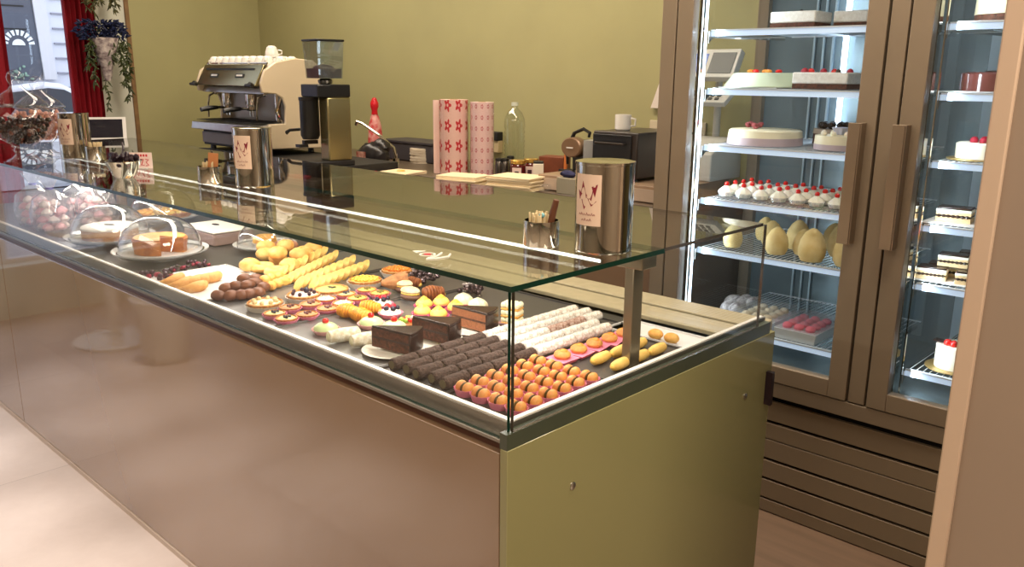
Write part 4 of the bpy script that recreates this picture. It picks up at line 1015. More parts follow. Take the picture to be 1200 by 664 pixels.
# ------------------------------------------------------------------ display fridge
FX0, FX1, FY0, FY1, FZ = -1.857, -.113, 2.80, 3.58, 2.25
SH = [1.795, 1.583, 1.372, 1.166, .970, .668]
def fridge():
    t = thing('display_fridge', 'tall bronze two-door glass display fridge full of cakes', 'display fridge', ((FX0 + FX1) / 2, 3.19, 0))
    off = (-(FX0 + FX1) / 2, -3.19, 0)
    def p(name, b, m, parent=t, **k):
        o = obj(name, b, m, **k); o.parent = parent
        if parent is t: o.location = off
        return o
    # carcass: corner posts, top, base, back, right side
    b = B()
    b.box(FX0, FX0 + .062, FY0 - .021, FY0 + .03, .50, FZ)          # front left post
    b.box(-1.0165, -.9605, FY0 - .019, FY0 + .06, .535, FZ)         # centre mullion
    b.box(FX0 + .063, FX1, FY0 - .019, FY0 + .03, .475, .530)                   # rail under the doors
    b.box(FX0, FX0 + .05, FY1 - .06, FY1, .5, FZ)                 # rear left post
    b.box(FX0, FX0 + .02, FY0 + .03, FY1 - .06, .50, .56); b.box(FX0, FX1, FY0, FY1, FZ, FZ + .1)
    b.box(FX1 - .03, FX1, FY0, FY1, .5, FZ); p('cabinet_frame', b, BRZ, bev=.002)
    b = B(); b.box(FX0 + .05, FX1 - .03, FY1 - .03, FY1, .5, FZ); b.box(FX0 + .02, FX1 - .03, FY0 + .05, FY1 - .03, .545, .575); b.box(FX1 - .045, FX1 - .031, FY0 + .05, FY1 - .03, .575, FZ); b.box(FX0 + .05, FX1 - .03, FY0 + .05, FY1 - .03, FZ - .02, FZ); p('liner', b, LINER)
    b = B(); b.box(-1.0, -.975, FY0 + .07, FY1 - .03, .575, FZ - .02); p('divider_glass', b, GLF)
    b = B(); b.box(FX0 + .006, FX0 + .014, FY0 + .031, FY1 - .061, .561, FZ - .01); p('side_glass', b, GLF)
    # base grille
    b = B(); b.box(FX0 + .002, FX1 - .002, FY0 + .012, FY1, .0, .474); p('machine_compartment', b, BRZ_D); b = B(); b.box(FX0 + .055, FX0 + .075, FY0 + .021, FY0 + .028, .50, FZ); b.box(-1.03, -.947, FY0 + .021, FY0 + .028, .50, FZ); p('door_seal', b, BRZ_D)
    edges = [.0, .056, .137, .216, .300, .320, .374, .458]
    b = B()
    gaps = [(.052, .060), (.132, .142), (.211, .222), (.296, .300), (.362, .374), (.450, .466)]
    z = 0.004
    for a, c in gaps + [(.474, .474)]:
        if a - z > .01: b.box(FX0, FX1, FY0 - .004, FY0 + .012, z, a)
        z = c
    p('grille', b, mat('bronze_grille', (146, 130, 108), .42, metal=.1), bev=.0015)
    # doors
    def door(x0, x1, hx, hs):
        zb, zt = .534, FZ - .01; w = .065; b = B()
        b.box(x0, x0 + w, FY0 - .022, FY0 + .02, zb, zt); b.box(x1 - w, x1, FY0 - .022, FY0 + .02, zb, zt)
        b.box(x0 + w, x1 - w, FY0 - .022, FY0 + .02, zb, zb + .062); b.box(x0 + w, x1 - w, FY0 - .022, FY0 + .02, zt - .062, zt)
        d = p('door', b, BRZ, bev=.002)
        b = B(); b.box(x0 + w, x1 - w, FY0 - .006, FY0 + .002, zb + .062, zt - .062); g = obj('glass_pane', b, GLF); g.parent = d
        hb = B(); hb.box(hx - .019, hx + .019, FY0 - .066, FY0 - .060, 1.09, 1.485); hb.box(hx + hs * .019 - .004, hx + hs * .019 + .004, FY0 - .062, FY0 - .022, 1.09, 1.485)
        h = obj('handle', hb, mat('bronze_handle', (150, 132, 112), .28, metal=.5), bev=.001); h.parent = d
    door(FX0 + .069, -1.024, -1.076, 1); door(-.953, FX1 - .005, -.938, 1)
    # inner light column and rails, then imitated reflections on the rear wall
    for x in (-1.705,):
        b = B(); b.tube([(x, FY0 + .045, .60), (x, FY0 + .045, FZ - .03)], .005, 8); p('light_column', b, LEDC)
        b = B(); b.box(x - .022, x - .010, FY0 + .03, FY0 + .06, .58, FZ - .02); p('column_rail', b, CHROME)
    b = B(); b.box(-.90, -.888, FY0 + .03, FY0 + .06, .58, FZ - .02); p('column_rail', b, CHROME)
    b = B(); b.box(-.870, -.866, FY0 + .03, FY0 + .04, .58, FZ - .02); p('column_rail', b, CHROME)
    b = B(); b.tube([(-1.455, FY1 - .06, 1.42), (-1.455, FY1 - .06, FZ - .05)], .012, 8); p('rear_reflection_streak', b, LEDC)  # glowing tube imitates the LED's reflection in the rear wall
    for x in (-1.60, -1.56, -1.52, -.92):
        b = B(); b.box(x, x + (.008 if x < -1 else .035), FY1 - .045, FY1 - .031, .6, FZ - .05); p('rear_reflection_bar', b, mat('pale_reflection', (168, 186, 196), .3, metal=.3))  # pale bars stand in for mirrored streaks on the rear wall
    # shelves
    for (x0, x1) in ((-1.70, -1.03), (-.87, -.16)):
        for z in SH:
            b = B()
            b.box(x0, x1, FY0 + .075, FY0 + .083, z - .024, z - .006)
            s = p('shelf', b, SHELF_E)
            b = B()
            b.tube([(x0 + .01, FY0 + .09, z - .004), (x1, FY0 + .09, z - .004)], .003, 6); b.tube([(x0 + .01, FY1 - .06, z - .004), (x1, FY1 - .06, z - .004)], .003, 6)
            n = 34
            for k in range(n + 1):
                x = x0 + .01 + (x1 - x0 - .02) * k / n; b.tube([(x, FY0 + .085, z - .002), (x, FY1 - .06, z - .002)], .0016, 4)
            b.box(x0, x1, FY0 + .073, FY0 + .084, z - .0055, z - .0005)
            g = obj('wire_grid', b, mat('white_wire', (214, 222, 230), .3, metal=.2)); g.parent = s
            b = B()
            for xx in (x0 - .004, x1):
                b.prism([(FY0 + .06, z - .05), (FY0 + .09, z - .03), (FY1 - .1, z - .02), (FY1 - .1, z - .006), (FY0 + .06, z - .006)], xx, xx + .004, axis='x')
            g = obj('bracket', b, CHROME); g.parent = s
fridge()
SZ = [z + .001 for z in SH]
def board(x, y, z, rx, ry, label, grp=None):
    b = B(); b.box(-rx, rx, -ry, ry, 0, .003); return tag(obj('cake_board', b, mat('silver_board', (206, 204, 200), .3, metal=.4), loc=(x, y, z)), label, 'cake board', grp)
LM = mat('lilac_mousse', (188, 170, 176), .5); SPY = mat('stracciatella', (240, 238, 232), .6, rgb2=(226, 222, 214), scale=80)
# shelf 1 left
def frcake(name, label, x, y, z, parts, cat='cake', rz=0):
    t = thing(name, label, cat, (x, y, z), rz)
    for nm, b, m, k in parts: obj(nm, b, m, t, **k)
    return t
def rect_cake(x, y, z, sx, sy, label, tops):
    b1 = B(); b1.box(-sx, sx, -sy, sy, 0, .018); b2 = B(); b2.box(-sx - .002, sx + .002, -sy - .002, sy + .002, .018, .058)
    parts = [('chocolate_base', b1, CHOCM, {}), ('cream_layer', b2, SPY, dict(bev=.005))]
    for nm, px_, py_, r, m in tops:
        b = B(); b.ell((px_, py_, .060), r, 10, 7); parts.append((nm, b, m, {}))
    frcake('cream_slab_cake', label, x, y, z, parts)
board(-1.46, 3.08, SZ[0], .13, .10, 'silver board under the cream slab cake on the top shelf')
rect_cake(-1.45, 3.08, SZ[0] + .004, .085, .07, 'white cream slab cake with chocolate base on the top left shelf', [('chocolate_curl', .0, 0, .008, CHOC)])
rect_cake(-1.27, 3.16, SZ[0] + .004, .06, .07, 'shorter cream slab cake behind on the top left shelf', [])
t = frcake('nut_cake_wedge', 'brown nutty cake wedge at the right end of the top left shelf', -1.16, 3.1, SZ[0] + .001, [('wedge', (lambda b: (wedge(b, .09, .7, 0, .05), b)[1])(B()), CRUST, {}), ('icing', (lambda b: (wedge(b, .088, .68, .05, .06), b)[1])(B()), CREAM, {})], rz=2.4)
# shelf 2 left
parts = [('mousse', B().lathe([(0, 0), (.152, 0), (.152, .004), (.118, .050), (.105, .053), (0, .053)], 48), mat('pale_green_mousse', (208, 222, 196), .4, sss=.1), {})]
for k in range(9):
    a = k * .9; parts.append((('strawberry' if k % 2 else 'orange_slice'), B().ell((.055 * math.cos(a) * (1 if k else 0), .055 * math.sin(a), .058), (.014, .012, .008), 10, 6), RED if k % 2 else ORANGE, {}))
frcake('dome_mousse_cake', 'pale green sloping mousse cake topped with fruit on the second left shelf', -1.575, 3.08, SZ[1] + .004, parts)
board(-1.575, 3.08, SZ[1], .12, .14, 'silver board under the pale green mousse cake')
rect_cake(-1.31, 3.05, SZ[1] + .001, .10, .08, 'white slab cake topped with strawberries on the second left shelf', [('strawberry', -.07, -.05, .014, RASP), ('strawberry', -.055, -.03, .013, RED), ('strawberry', .0, -.05, .012, RASP), ('strawberry', .01, .02, .012, RED), ('strawberry', .05, -.04, .010, CHOC), ('strawberry', .075, .0, .012, RASP)])
# shelf 3 left
parts = [('lilac_layer', B().lathe([(0, 0), (.142, 0), (.14, .028), (0, .028)], 48), LM, {}), ('vanilla_layer', B().lathe([(0, .028), (.14, .028), (.136, .052), (.13, .056), (0, .056)], 48), mat('vanilla_mousse', (238, 230, 200), .4), {})]
for k in range(9): parts.append(('rose_petal', B().ell((-.05 + rnd.uniform(-.025, .025), rnd.uniform(-.02, .02), .064 + rnd.uniform(0, .012)), (.012, .012, .007), 8, 5, M=Euler((rnd.random(), rnd.random(), 0)).to_matrix()), mat('rose_chocolate', (170, 84, 86), .5), {}))
frcake('two_layer_mousse_cake', 'large vanilla and lilac mousse cake on the third left shelf', -1.54, 3.05, SZ[2] + .001, parts)
parts = [('layer', B().lathe([(0, 0), (.075, 0), (.075, .04), (0, .04)], 36), CHOCM, {}), ('icing', B().lathe([(0, .04), (.076, .04), (.074, .058), (0, .06)], 36), mat('beige_icing', (190, 168, 146), .5), {})]
for k in range(9):
    a = k * .698; parts.append(('truffle', B().ell((.045 * math.cos(a), .045 * math.sin(a), .072), .014, 10, 7), CHOC, {}))
frcake('truffle_cake', 'tall cake crowned with chocolate truffles on the third left shelf', -1.36, 3.26, SZ[2] + .001, parts)
parts = [('lilac_layer', B().lathe([(0, 0), (.088, 0), (.087, .02), (0, .02)], 36), LM, {}), ('vanilla_layer', B().lathe([(0, .02), (.087, .02), (.085, .05), (0, .052)], 36), mat('vanilla_mousse', (238, 230, 200)), {})]
for k in range(8):
    a = k * PI / 4; parts.append(('cream_dot', B().ell((.06 * math.cos(a), .06 * math.sin(a), .056), .011, 10, 7), CREAM, {}))
parts.append(('sugar_flower', B().lathe([(0, .052), (.015, .054), (.03, .078), (.02, .075), (0, .062)], 30, wob=lambda a, z: 1 + .15 * math.sin(a * 5)), mat('lilac_sugar', (206, 208, 236), .4), {}))
frcake('flower_topped_cake', 'small vanilla cake with a lilac sugar flower on the third left shelf', -1.235, 3.02, SZ[2] + .001, parts)
# shelf 4 left: cream cups with cherries
def mk_cupcherry():
    t = T('cherry_cream_cup', 'dessert cup')
    b = B(); b.lathe([(0, 0), (.026, 0), (.033, .018), (.031, .018), (.024, .002), (0, .002)], 24); obj('cup', b, PLAS, t)
    b = B(); b.lathe([(0, .003), (.024, .003), (.030, .016), (.027, .024), (.018, .032), (.008, .04), (0, .043)], 28, wob=lambda a, z: 1 + .07 * math.sin(a * 8 + z * 80)); obj('whipped_cream', b, CREAM, t)
    b = B(); b.ell((0, 0, .046), .0095, 12, 8); obj('cherry', b, RED, t)
    return t
b = B(); b.box(-.29, .29, -.14, .14, 0, .004); tag(obj('clear_tray', b, PLAS, loc=(-1.375, 3.045, SZ[3])), 'clear tray under the cherry cream cups', 'tray')
for r_ in range(4):
    for c in range(8):
        put('cc', mk_cupcherry, (-1.63 + .073 * c, 2.945 + .067 * r_, SZ[3] + .0045), rnd.uniform(0, 3), f'cherry topped cream cup, {ORD[r_]} row back on its shelf, {ORD[c]} from the left', 'cherry cream cups on the fourth left shelf', 1.0 + rnd.uniform(-.05, .05))
# shelf 5 left: egg shaped cakes
mk_egg = single('zuccotto_dome', 'dome cake', lambda: B().lathe([(0, 0), (.040, 0), (.050, .02), (.053, .045), (.046, .08), (.030, .108), (.012, .124), (0, .128)], 32), mat('pale_yellow_sponge', (232, 208, 146), .7, rgb2=(222, 192, 122), scale=20, bump=.3))
for k, (x, y, s, l) in enumerate(((-1.60, 2.97, .72, 'leftmost at the front'), (-1.50, 3.10, .8, 'second from left behind'), (-1.415, 2.97, .82, 'round one at the front'), (-1.40, 3.12, .9, 'middle one behind'), (-1.335, 3.03, .78, 'low one between the pointed ones'), (-1.265, 2.945, .95, 'large pointed one at the front'), (-1.22, 3.10, .98, 'tall one behind the pointed one'), (-1.135, 2.95, .97, 'pointed one at the right end'), (-1.30, 3.22, .8, 'rear one in shadow'), (-1.58, 3.20, .75, 'rear left one'))):
    put('egg', mk_egg, (x, y, SZ[4]), k, f'pale yellow egg-shaped cake on the fifth left shelf, {l}', 'egg-shaped cakes on the fifth left shelf', s)
# shelf 6: boxes
def mk_pbox(col, lid):
    def f():
        t = T('pastry_box', 'box'); b = B(); b.prism([(-.075, -.10), (.075, -.10), (.075, .10), (-.075, .10)], 0, .04, top=[(-.082, -.107), (.082, -.107), (.082, .107), (-.082, .107)]); obj('base', b, mat('white_box_plastic', (220, 226, 230), .4), t)
        for i in range(3):
            for j in range(4):
                b = B(); b.ell((-.045 + .045 * i, -.07 + .047 * j, .048), (.019, .02, .014), 10, 6); obj('sweet', b, col, t)
        b = B(); b.box(-.08, .08, -.105, .105, .041, .072); obj('clear_lid', b, PLAS, t)
        return t
    return f
put('pb1', mk_pbox(mat('pink_sweets', (232, 110, 128), .5), 1), (-1.275, 2.99, SZ[5]), .0, 'clear-lidded box of pink sweets on the lowest left shelf')
put('pb2', mk_pbox(mat('cream_sweets', (222, 204, 170), .5), 1), (-1.462, 3.02, SZ[5]), .0, 'clear-lidded box of cream coloured sweets left of the pink ones')
def mk_bagp():
    t = T('frozen_goods_bag', 'bag'); b = B()
    for k in range(9): b.ell((rnd.uniform(-.08, .08), rnd.uniform(-.09, .09), .03), (.05, .05, .03), 10, 6)
    obj('sheet', b, mat('clear_bag_contents', (190, 188, 190), .3, rgb2=(120, 110, 112), scale=40), t)
    return t
put('fbag', mk_bagp, (-1.63, 3.10, SZ[5]), 0, 'plastic bag of pale pastries at the left of the lowest shelf', None, (.55, 1, 1))
# small brackets + price label
b = B(); b.box(-.022, .022, -.003, .003, 0, .05); tag(obj('white_price_tag', b, WPL, loc=(-1.105, 3.1, SZ[5])), 'white plastic tag standing on the lowest left shelf', 'tag')
# right bay
parts = [('layer', B().lathe([(0, 0), (.11, 0), (.11, .02), (0, .02)], 36), CHOCM, {}), ('icing', B().lathe([(0, .02), (.111, .02), (.11, .07), (0, .072)], 36), mat('beige_cream', (226, 214, 176), .5), {})]
frcake('cream_topped_cake', 'cream cake with chocolate base on the top right shelf', -.74, 3.05, SZ[0] + .004, parts)
board(-.74, 3.05, SZ[0], .13, .12, 'silver board under the top right cake')
parts = [('glaze', B().lathe([(0, 0), (.098, 0), (.098, .052), (.09, .058), (0, .058)], 40), mat('red_brown_glaze', (92, 50, 44), .15, coat=.5), {}), ('chocolate_curl', B().ell((.0, 0, .060), (.03, .008, .004)), CHOC, {})]
frcake('glazed_chocolate_cake', 'glossy round chocolate cake on the second right shelf', -.77, 3.05, SZ[1] + .004, parts)
board(-.77, 3.05, SZ[1], .13, .12, 'silver board under the glossy chocolate cake')
parts = [('cream', B().lathe([(0, 0), (.075, 0), (.076, .046), (.07, .05), (0, .05)], 36), CREAM, {})]
for x, y in ((-.02, -.02), (.01, -.03), (.03, 0), (0, .02)): parts.append(('raspberry', B().ell((x, y, .056), .013, 10, 7), RASP, {}))
frcake('berry_cream_cake', 'small round white cake with raspberries on the third right shelf', -.77, 3.02, SZ[2] + .004, parts)
b = B(); b.lathe([(0, 0), (.1, 0), (.1, .003), (0, .003)], 30); tag(obj('gold_board', b, mat('gold_board', (196, 164, 100), .3, metal=.6), loc=(-.77, 3.02, SZ[2])), 'round gold board under the raspberry cake', 'cake board')
def mk_stripe():
    t = T('striped_cream_slice', 'cake slice'); b = B(); b.box(-.045, .045, -.03, .03, 0, .014); b.box(-.045, .045, -.03, .03, .020, .028); obj('sponge', b, mat('vanilla_sponge', (228, 196, 146), .7), t)
    b = B()
    for k in range(7): b.ell((-.036 + .012 * k, -.03, .017), (.006, .006, .005), 8, 5)
    b.box(-.044, .044, -.029, .029, .014, .020); obj('chocolate_piping', b, CHOC, t)
    b = B(); b.box(-.046, .046, -.031, .031, .028, .036); obj('cream', b, CREAM, t, bev=.002)
    b = B(); b.box(-.044, .044, -.029, .029, .036, .042); obj('chocolate_top', b, CHOC, t, bev=.002)
    return t
b = B(); b.box(-.12, .12, -.10, .12, 0, .003); tag(obj('white_board', b, WPL, loc=(-.77, 3.0, SZ[3])), 'white board on the fourth right shelf', 'board')
put('stripe', mk_stripe, (-.81, 2.98, SZ[3] + .0035), .1, 'striped chocolate cream slice alone on the fourth right shelf', None, 1.15)
b = B(); b.box(-.15, .15, -.12, .14, 0, .003); tag(obj('white_board', b, WPL, loc=(-.78, 3.03, SZ[4])), 'white board under the stack of slices on the fifth right shelf', 'board')
for k, (x, y, z, l) in enumerate(((-.85, 2.96, 0, 'nearest the door frame'), (-.73, 2.96, 0, 'second along the front'), (-.84, 3.04, 0, 'second row left'), (-.72, 3.04, 0, 'second row right'), (-.80, 3.0, .044, 'upper one at the front'), (-.82, 3.12, 0, 'rear left'), (-.76, 3.08, .044, 'upper one at the back'), (-.70, 3.12, 0, 'rear right'))):
    put('stripe', mk_stripe, (x, y, SZ[4] + .0035 + z), .15, f'striped chocolate cream slice on the fifth right shelf, {l}', 'striped slices on the fifth right shelf')
parts = [('cream', B().lathe([(0, 0), (.062, 0), (.062, .075), (.055, .08), (0, .08)], 36), CREAM, {}), ('chocolate_tablet', B().prism([(-.07, -.02), (-.01, -.035), (-.01, .0), (-.07, .01)], .083, .087), CHOC, {})]
for x, y in ((-.02, -.03), (.0, -.035), (.02, -.02), (.03, .01)): parts.append(('strawberry', B().ell((x, y, .088), .013, 10, 7), RED, {}))
parts.append(('chocolate_ball', B().ell((.02, .0, .115), .016), mat('dark_ball', (52, 22, 30), .2), {})); parts.append(('ribbon', B().tube([(.02, 0, .08), (.025, .0, .14)], .003), REDP, {}))
frcake('tall_white_cake', 'tall white cake with strawberries and chocolate on the lowest right shelf', -.755, 3.0, SZ[5] + .004, parts)
b = B(); b.lathe([(0, 0), (.09, 0), (.09, .003), (0, .003)], 30); tag(obj('gold_board', b, mat('gold_board', (196, 164, 100)), loc=(-.755, 3.0, SZ[5])), 'round gold board under the tall white cake', 'cake board')

# ------------------------------------------------------------------ back worktop
WZ = 1.10
def worktop():
    t = thing('back_worktop', 'low brown service worktop along the green wall', 'worktop', (-3.0, 3.2, 0))
    def p(nm, b, m, **k): o = obj(nm, b, m, parent=t, loc=(3.0, -3.2, 0), **k); return o
    STN = mat('grey_brown_worktop', (92, 78, 64), .35, var=.06, scale=8)
    p('slab', B().prism([(-5.3, 2.32), (-3.58, 2.32), (-3.58, 2.90), (-1.875, 2.90), (-1.875, 3.595), (-5.3, 3.595)], WZ - .03, WZ), STN, bev=.003)
    p('base_cabinet', B().prism([(-5.28, 2.35), (-3.61, 2.35), (-3.61, 2.93), (-1.88, 2.93), (-1.88, 3.59), (-5.28, 3.59)], .0, WZ - .031), mat('brown_cabinet', (134, 106, 84), .4))
worktop()
def drawer_unit():
    t = thing('low_drawer_unit', 'low pale drawer box under the black oven', 'drawer', (-2.26, 3.22, WZ + .0005))
    b = B(); b.box(-.37, .36, -.26, .24, 0, .072); obj('body', b, mat('brown_box', (150, 124, 100), .4), t, bev=.003)
    b = B(); b.box(-.36, .35, -.268, -.261, .006, .058); d = obj('drawer', b, mat('pale_drawer', (188, 166, 146), .4), t)
    b = B(); b.box(-.05, .05, -.278, -.269, .026, .034); obj('handle', b, STEEL, d)
drawer_unit()
DZ = WZ + .073
# espresso machine
def espresso():
    t = thing('espresso_machine', 'cream and steel two-group espresso machine on the back worktop', 'espresso machine', (-4.76, 2.735, WZ + .0515)); t.scale = (1.04, .84, 1)
    W = .352
    # local: x -W..W, y -.25 (front) .. .27 ; z from 0
    for s in (-1, 1):
        for y in (-.18, .22): b = B(); b.lathe([(0, 0), (.022, 0), (.018, .03), (0, .03)], 16, c=(s * .28, y, 0)); obj('foot', b, BLACK, t)
    b = B(); b.box(-W + .02, W - .02, -.22, .27, .03, .13); obj('base', b, BLACKM, t, bev=.004)
    b = B(); b.box(-W + .02, W - .05, -.228, -.221, .045, .11); obj('base_panel', b, mat('grey_panel', (120, 110, 104), .4), t)
    b = B(); b.prism([(-.30, .13), (.02, .13), (.02, .185), (-.29, .175)], -W, W, axis='x'); tr = obj('drip_tray', b, STEEL, t, bev=.004)
    b = B()
    for k in range(24): b.box(-W + .03 + k * .028, -W + .042 + k * .028, -.27, .0, .1855, .1885)
    obj('drip_grate', b, BLACKM, tr)
    b = B(); b.box(-W + .01, W - .01, .02, .27, .13, .50); obj('back_body', b, mat('steel_back', (150, 140, 122), .3, metal=.7), t)
    # side cheeks, curved
    def cheek(x0, x1):
        pr = [(.27, .03), (.27, .50), (.20, .545), (.05, .555), (-.10, .53), (-.19, .485), (-.225, .41), (-.215, .36), (-.11, .352), (-.06, .33), (-.04, .28), (-.05, .185), (-.18, .183), (-.19, .14), (-.16, .04)]
        return B().prism(pr, x0, x1, axis='x')
    for a, c in ((-W - .02, -W), (W, W + .02)): obj('side_panel', cheek(a, c), CREAMP, t, bev=.006)
    b = B(); b.prism([(-.19, .352), (.02, .352), (.02, .50), (-.12, .50)], -W, W, axis='x'); obj('group_housing', b, STEEL, t, bev=.003)
    # control panel (tilted)
    b = B(); b.prism([(-.235, .395), (-.19, .395), (-.13, .515), (-.155, .518)], -W + .004, W - .03, axis='x'); cp = obj('control_panel', b, mat('olive_steel', (170, 160, 120), .15, metal=.9), t, bev=.004)
    b = B(); b.prism([(-.2388, .398), (-.2375, .398), (-.2365, .402), (-.2375, .402)], -W + .05, W - .1, axis='x')
    b = B(); M = Matrix.Translation((0, -.197, .455)) @ Matrix.Rotation(-.575, 4, 'X')
    b.prism([(-.30, -.006), (.25, -.006), (.25, .006), (-.30, .006)], -.001, .003, axis='y', M=M @ Matrix.Translation((0, -.001, .042))); obj('display_strip', b, BLACK, cp)
    for x in (-.17, .12):
        b = B(); b.prism([(-.045, -.012), (.045, -.012), (.045, .012), (-.045, .012)], -.004, .001, axis='y', M=M @ Matrix.Translation((x, 0, -.004))); obj('button_pad', b, BLACK, cp)
        b = B(); b.prism([(-.032, -.005), (.032, -.005), (.032, .005), (-.032, .005)], -.007, -.004, axis='y', M=M @ Matrix.Translation((x, 0, -.004))); obj('button', b, WPL, cp)
    for x in (-W + .005, W - .055):
        b = B(); b.tube([(x, -.235, .40), (x + .01, -.26, .405), (x + .01, -.27, .40)], [.014, .016, .012], 10); b.tube([(x - .02, -.27, .40), (x + .05, -.275, .40)], .009, 8); obj('steam_knob', b, BLACK, t)
    for x in (-.17, .10):
        b = B(); b.lathe([(0, .275), (.036, .275), (.04, .285), (.04, .345), (.05, .352), (0, .352)], 28, c=(x, -.11, 0)); g = obj('group_head', b, CHROME, t)
        b = B(); b.lathe([(0, .245), (.028, .248), (.036, .256), (.036, .274), (0, .274)], 24, c=(x, -.11, 0)); b.tube([(x, -.14, .262), (x - .01, -.19, .262)], .008, 8); b.tube([(x - .015, -.11, .247), (x - .018, -.11, .215)], .006, 8); b.tube([(x + .015, -.11, .247), (x + .018, -.11, .215)], .006, 8)
        pf = obj('portafilter', b, CHROME, t)
        b = B(); b.tube([(x - .01, -.19, .262), (x - .02, -.25, .258), (x - .025, -.31, .250)], [.011, .016, .014], 10); obj('handle', b, BLACK, pf)
    for x in (-.30, .26):
        b = B(); b.tube([(x, -.12, .35), (x, -.17, .33), (x + .01, -.19, .28), (x + .02, -.20, .2)], .0065, 8); b.ell((x, -.12, .35), .015); obj('steam_wand', b, CHROME, t)
    b = B(); b.tube([(.30, -.05, .352), (.30, -.05, .19)], .02, 12); b.tube([(.335, -.04, .352), (.325, -.08, .25), (.325, -.04, .19)], .012, 8); obj('chrome_column', b, CHROME, t)
    b = B()
    for a, c in (((-W + .01, -.14, .525), (W - .01, -.14, .525)), ((-W + .01, .25, .525), (W - .01, .25, .525))):
        b.tube([a, c], .005, 8)
    for x in (-W + .02, 0, W - .02):
        for y in (-.14, .25): b.tube([(x, y, .5), (x, y, .525)], .005, 8)
    obj('cup_rail', b, CHROME, t)
    b = B(); b.box(-W, W, -.14, .26, .500, .506); obj('cup_tray', b, STEEL, t)
espresso()
def mk_cup():
    t = T('espresso_cup', 'cup'); b = B(); b.lathe([(0, 0), (.031, 0), (.032, .004), (.030, .022), (.023, .045), (.016, .05), (.015, .053), (0, .053)], 28); obj('bowl', b, WHITE, t)
    b = B(); b.tube([(.029, 0, .012), (.045, 0, .016), (.046, 0, .030), (.028, 0, .034)], .0035, 6); obj('handle', b, WHITE, t)
    return t
k = 0
for r_ in range(3):
    for c in range(9):
        put('cup', mk_cup, (-4.76 - .33 + .078 * c + (r_ % 2) * .012, 2.655 + .08 * r_, WZ + .5575), rnd.uniform(0, 6), f'white espresso cup on the machine, {ORD[c]} from the left, {["front", "middle", "rear"][r_]} row', 'white espresso cups on the machine', 1.15)
put('cup', mk_cup, (-4.76 + .22, 2.73, WZ + .6115), 1.0, 'single white cup stacked on top of the other cups', 'white espresso cups on the machine', 1.25)
# grinder
def grinder():
    t = thing('coffee_grinder', 'black coffee grinder with bean hopper beside the espresso machine', 'coffee grinder', (-3.765, 2.545, WZ + .0515), -.08); t.scale = (.80, .80, .98)
    b = B(); b.box(-.09, .11, -.15, .16, 0, .03); obj('foot_plate', b, BLACKM, t, bev=.006)
    b = B(); b.box(-.0, .11, -.03, .14, .03, .36); obj('body', b, mat('olive_grinder_steel', (168, 156, 112), .22, metal=.85), t, bev=.008)
    b = B(); b.box(-.10, .115, -.10, .14, .36, .425); obj('head', b, BLACK, t, bev=.006)
    b = B(); b.lathe([(0, .14), (.05, .14), (.062, .16), (.062, .34), (.066, .345), (.066, .359), (0, .359)], 28, c=(-.045, -.075, 0)); d = obj('doser', b, BLACK, t)
    b = B(); b.tube([(-.10, -.12, .19), (-.16, -.16, .185), (-.19, -.17, .17)], [.008, .008, .012], 8); obj('lever', b, BLACK, d)
    b = B(); b.box(-.075, -.015, -.17, -.11, .10, .115); b.box(-.06, -.03, -.13, -.03, .115, .135); obj('fork', b, BLACK, t)
    b = B(); b.lathe([(.03, .425), (.045, .43), (.05, .445), (.03, .455), (0, .455)], 20, c=(.01, .02, 0)); obj('hopper_collar', b, CHROME, t)
    b = B(); b.prism([(-.075, -.07), (.09, -.07), (.09, .10), (-.075, .10)], .455, .64, top=[(-.085, -.08), (.10, -.08), (.10, .11), (-.085, .11)]); h = obj('hopper', b, glass('smoked_hopper', (.72, .80, .80), 1.6, f0=.07, haze=.05), t)
    b = B(); b.box(-.09, .105, -.085, .115, .641, .652); obj('hopper_lid', b, BLACK, h, bev=.003)
    b = B(); b.prism([(-.07, -.065), (.085, -.065), (.085, .095), (-.07, .095)], .457, .505, top=[(-.072, -.067), (.087, -.067), (.087, .097), (-.072, .097)]); b.ell((.01, .01, .505), (.07, .07, .022)); obj('coffee_beans', b, mat('coffee_beans', (52, 34, 26), .5, rgb2=(30, 20, 16), scale=80, bump=.8, bscale=90), h)
grinder()
b = B(); b.box(-.42, .42, -.2, .22, 0, .055); b.bm.free()
t = thing('black_drawer_base', 'low black knock drawer base under espresso machine and grinder', 'drawer base', (-4.40, 2.68, WZ + .0005))
obj('body', B().box(-.74, .74, -.235, .27, 0, .0505), BLACKM, t, bev=.004)
for x in (-.36, .36):
    d = obj('drawer', B().box(x - .3, x + .3, -.243, -.236, .006, .045), mat('dark_drawer', (46, 42, 40), .35), t); obj('handle', B().box(x - .05, x + .05, -.252, -.2435, .022, .028), STEEL, d)
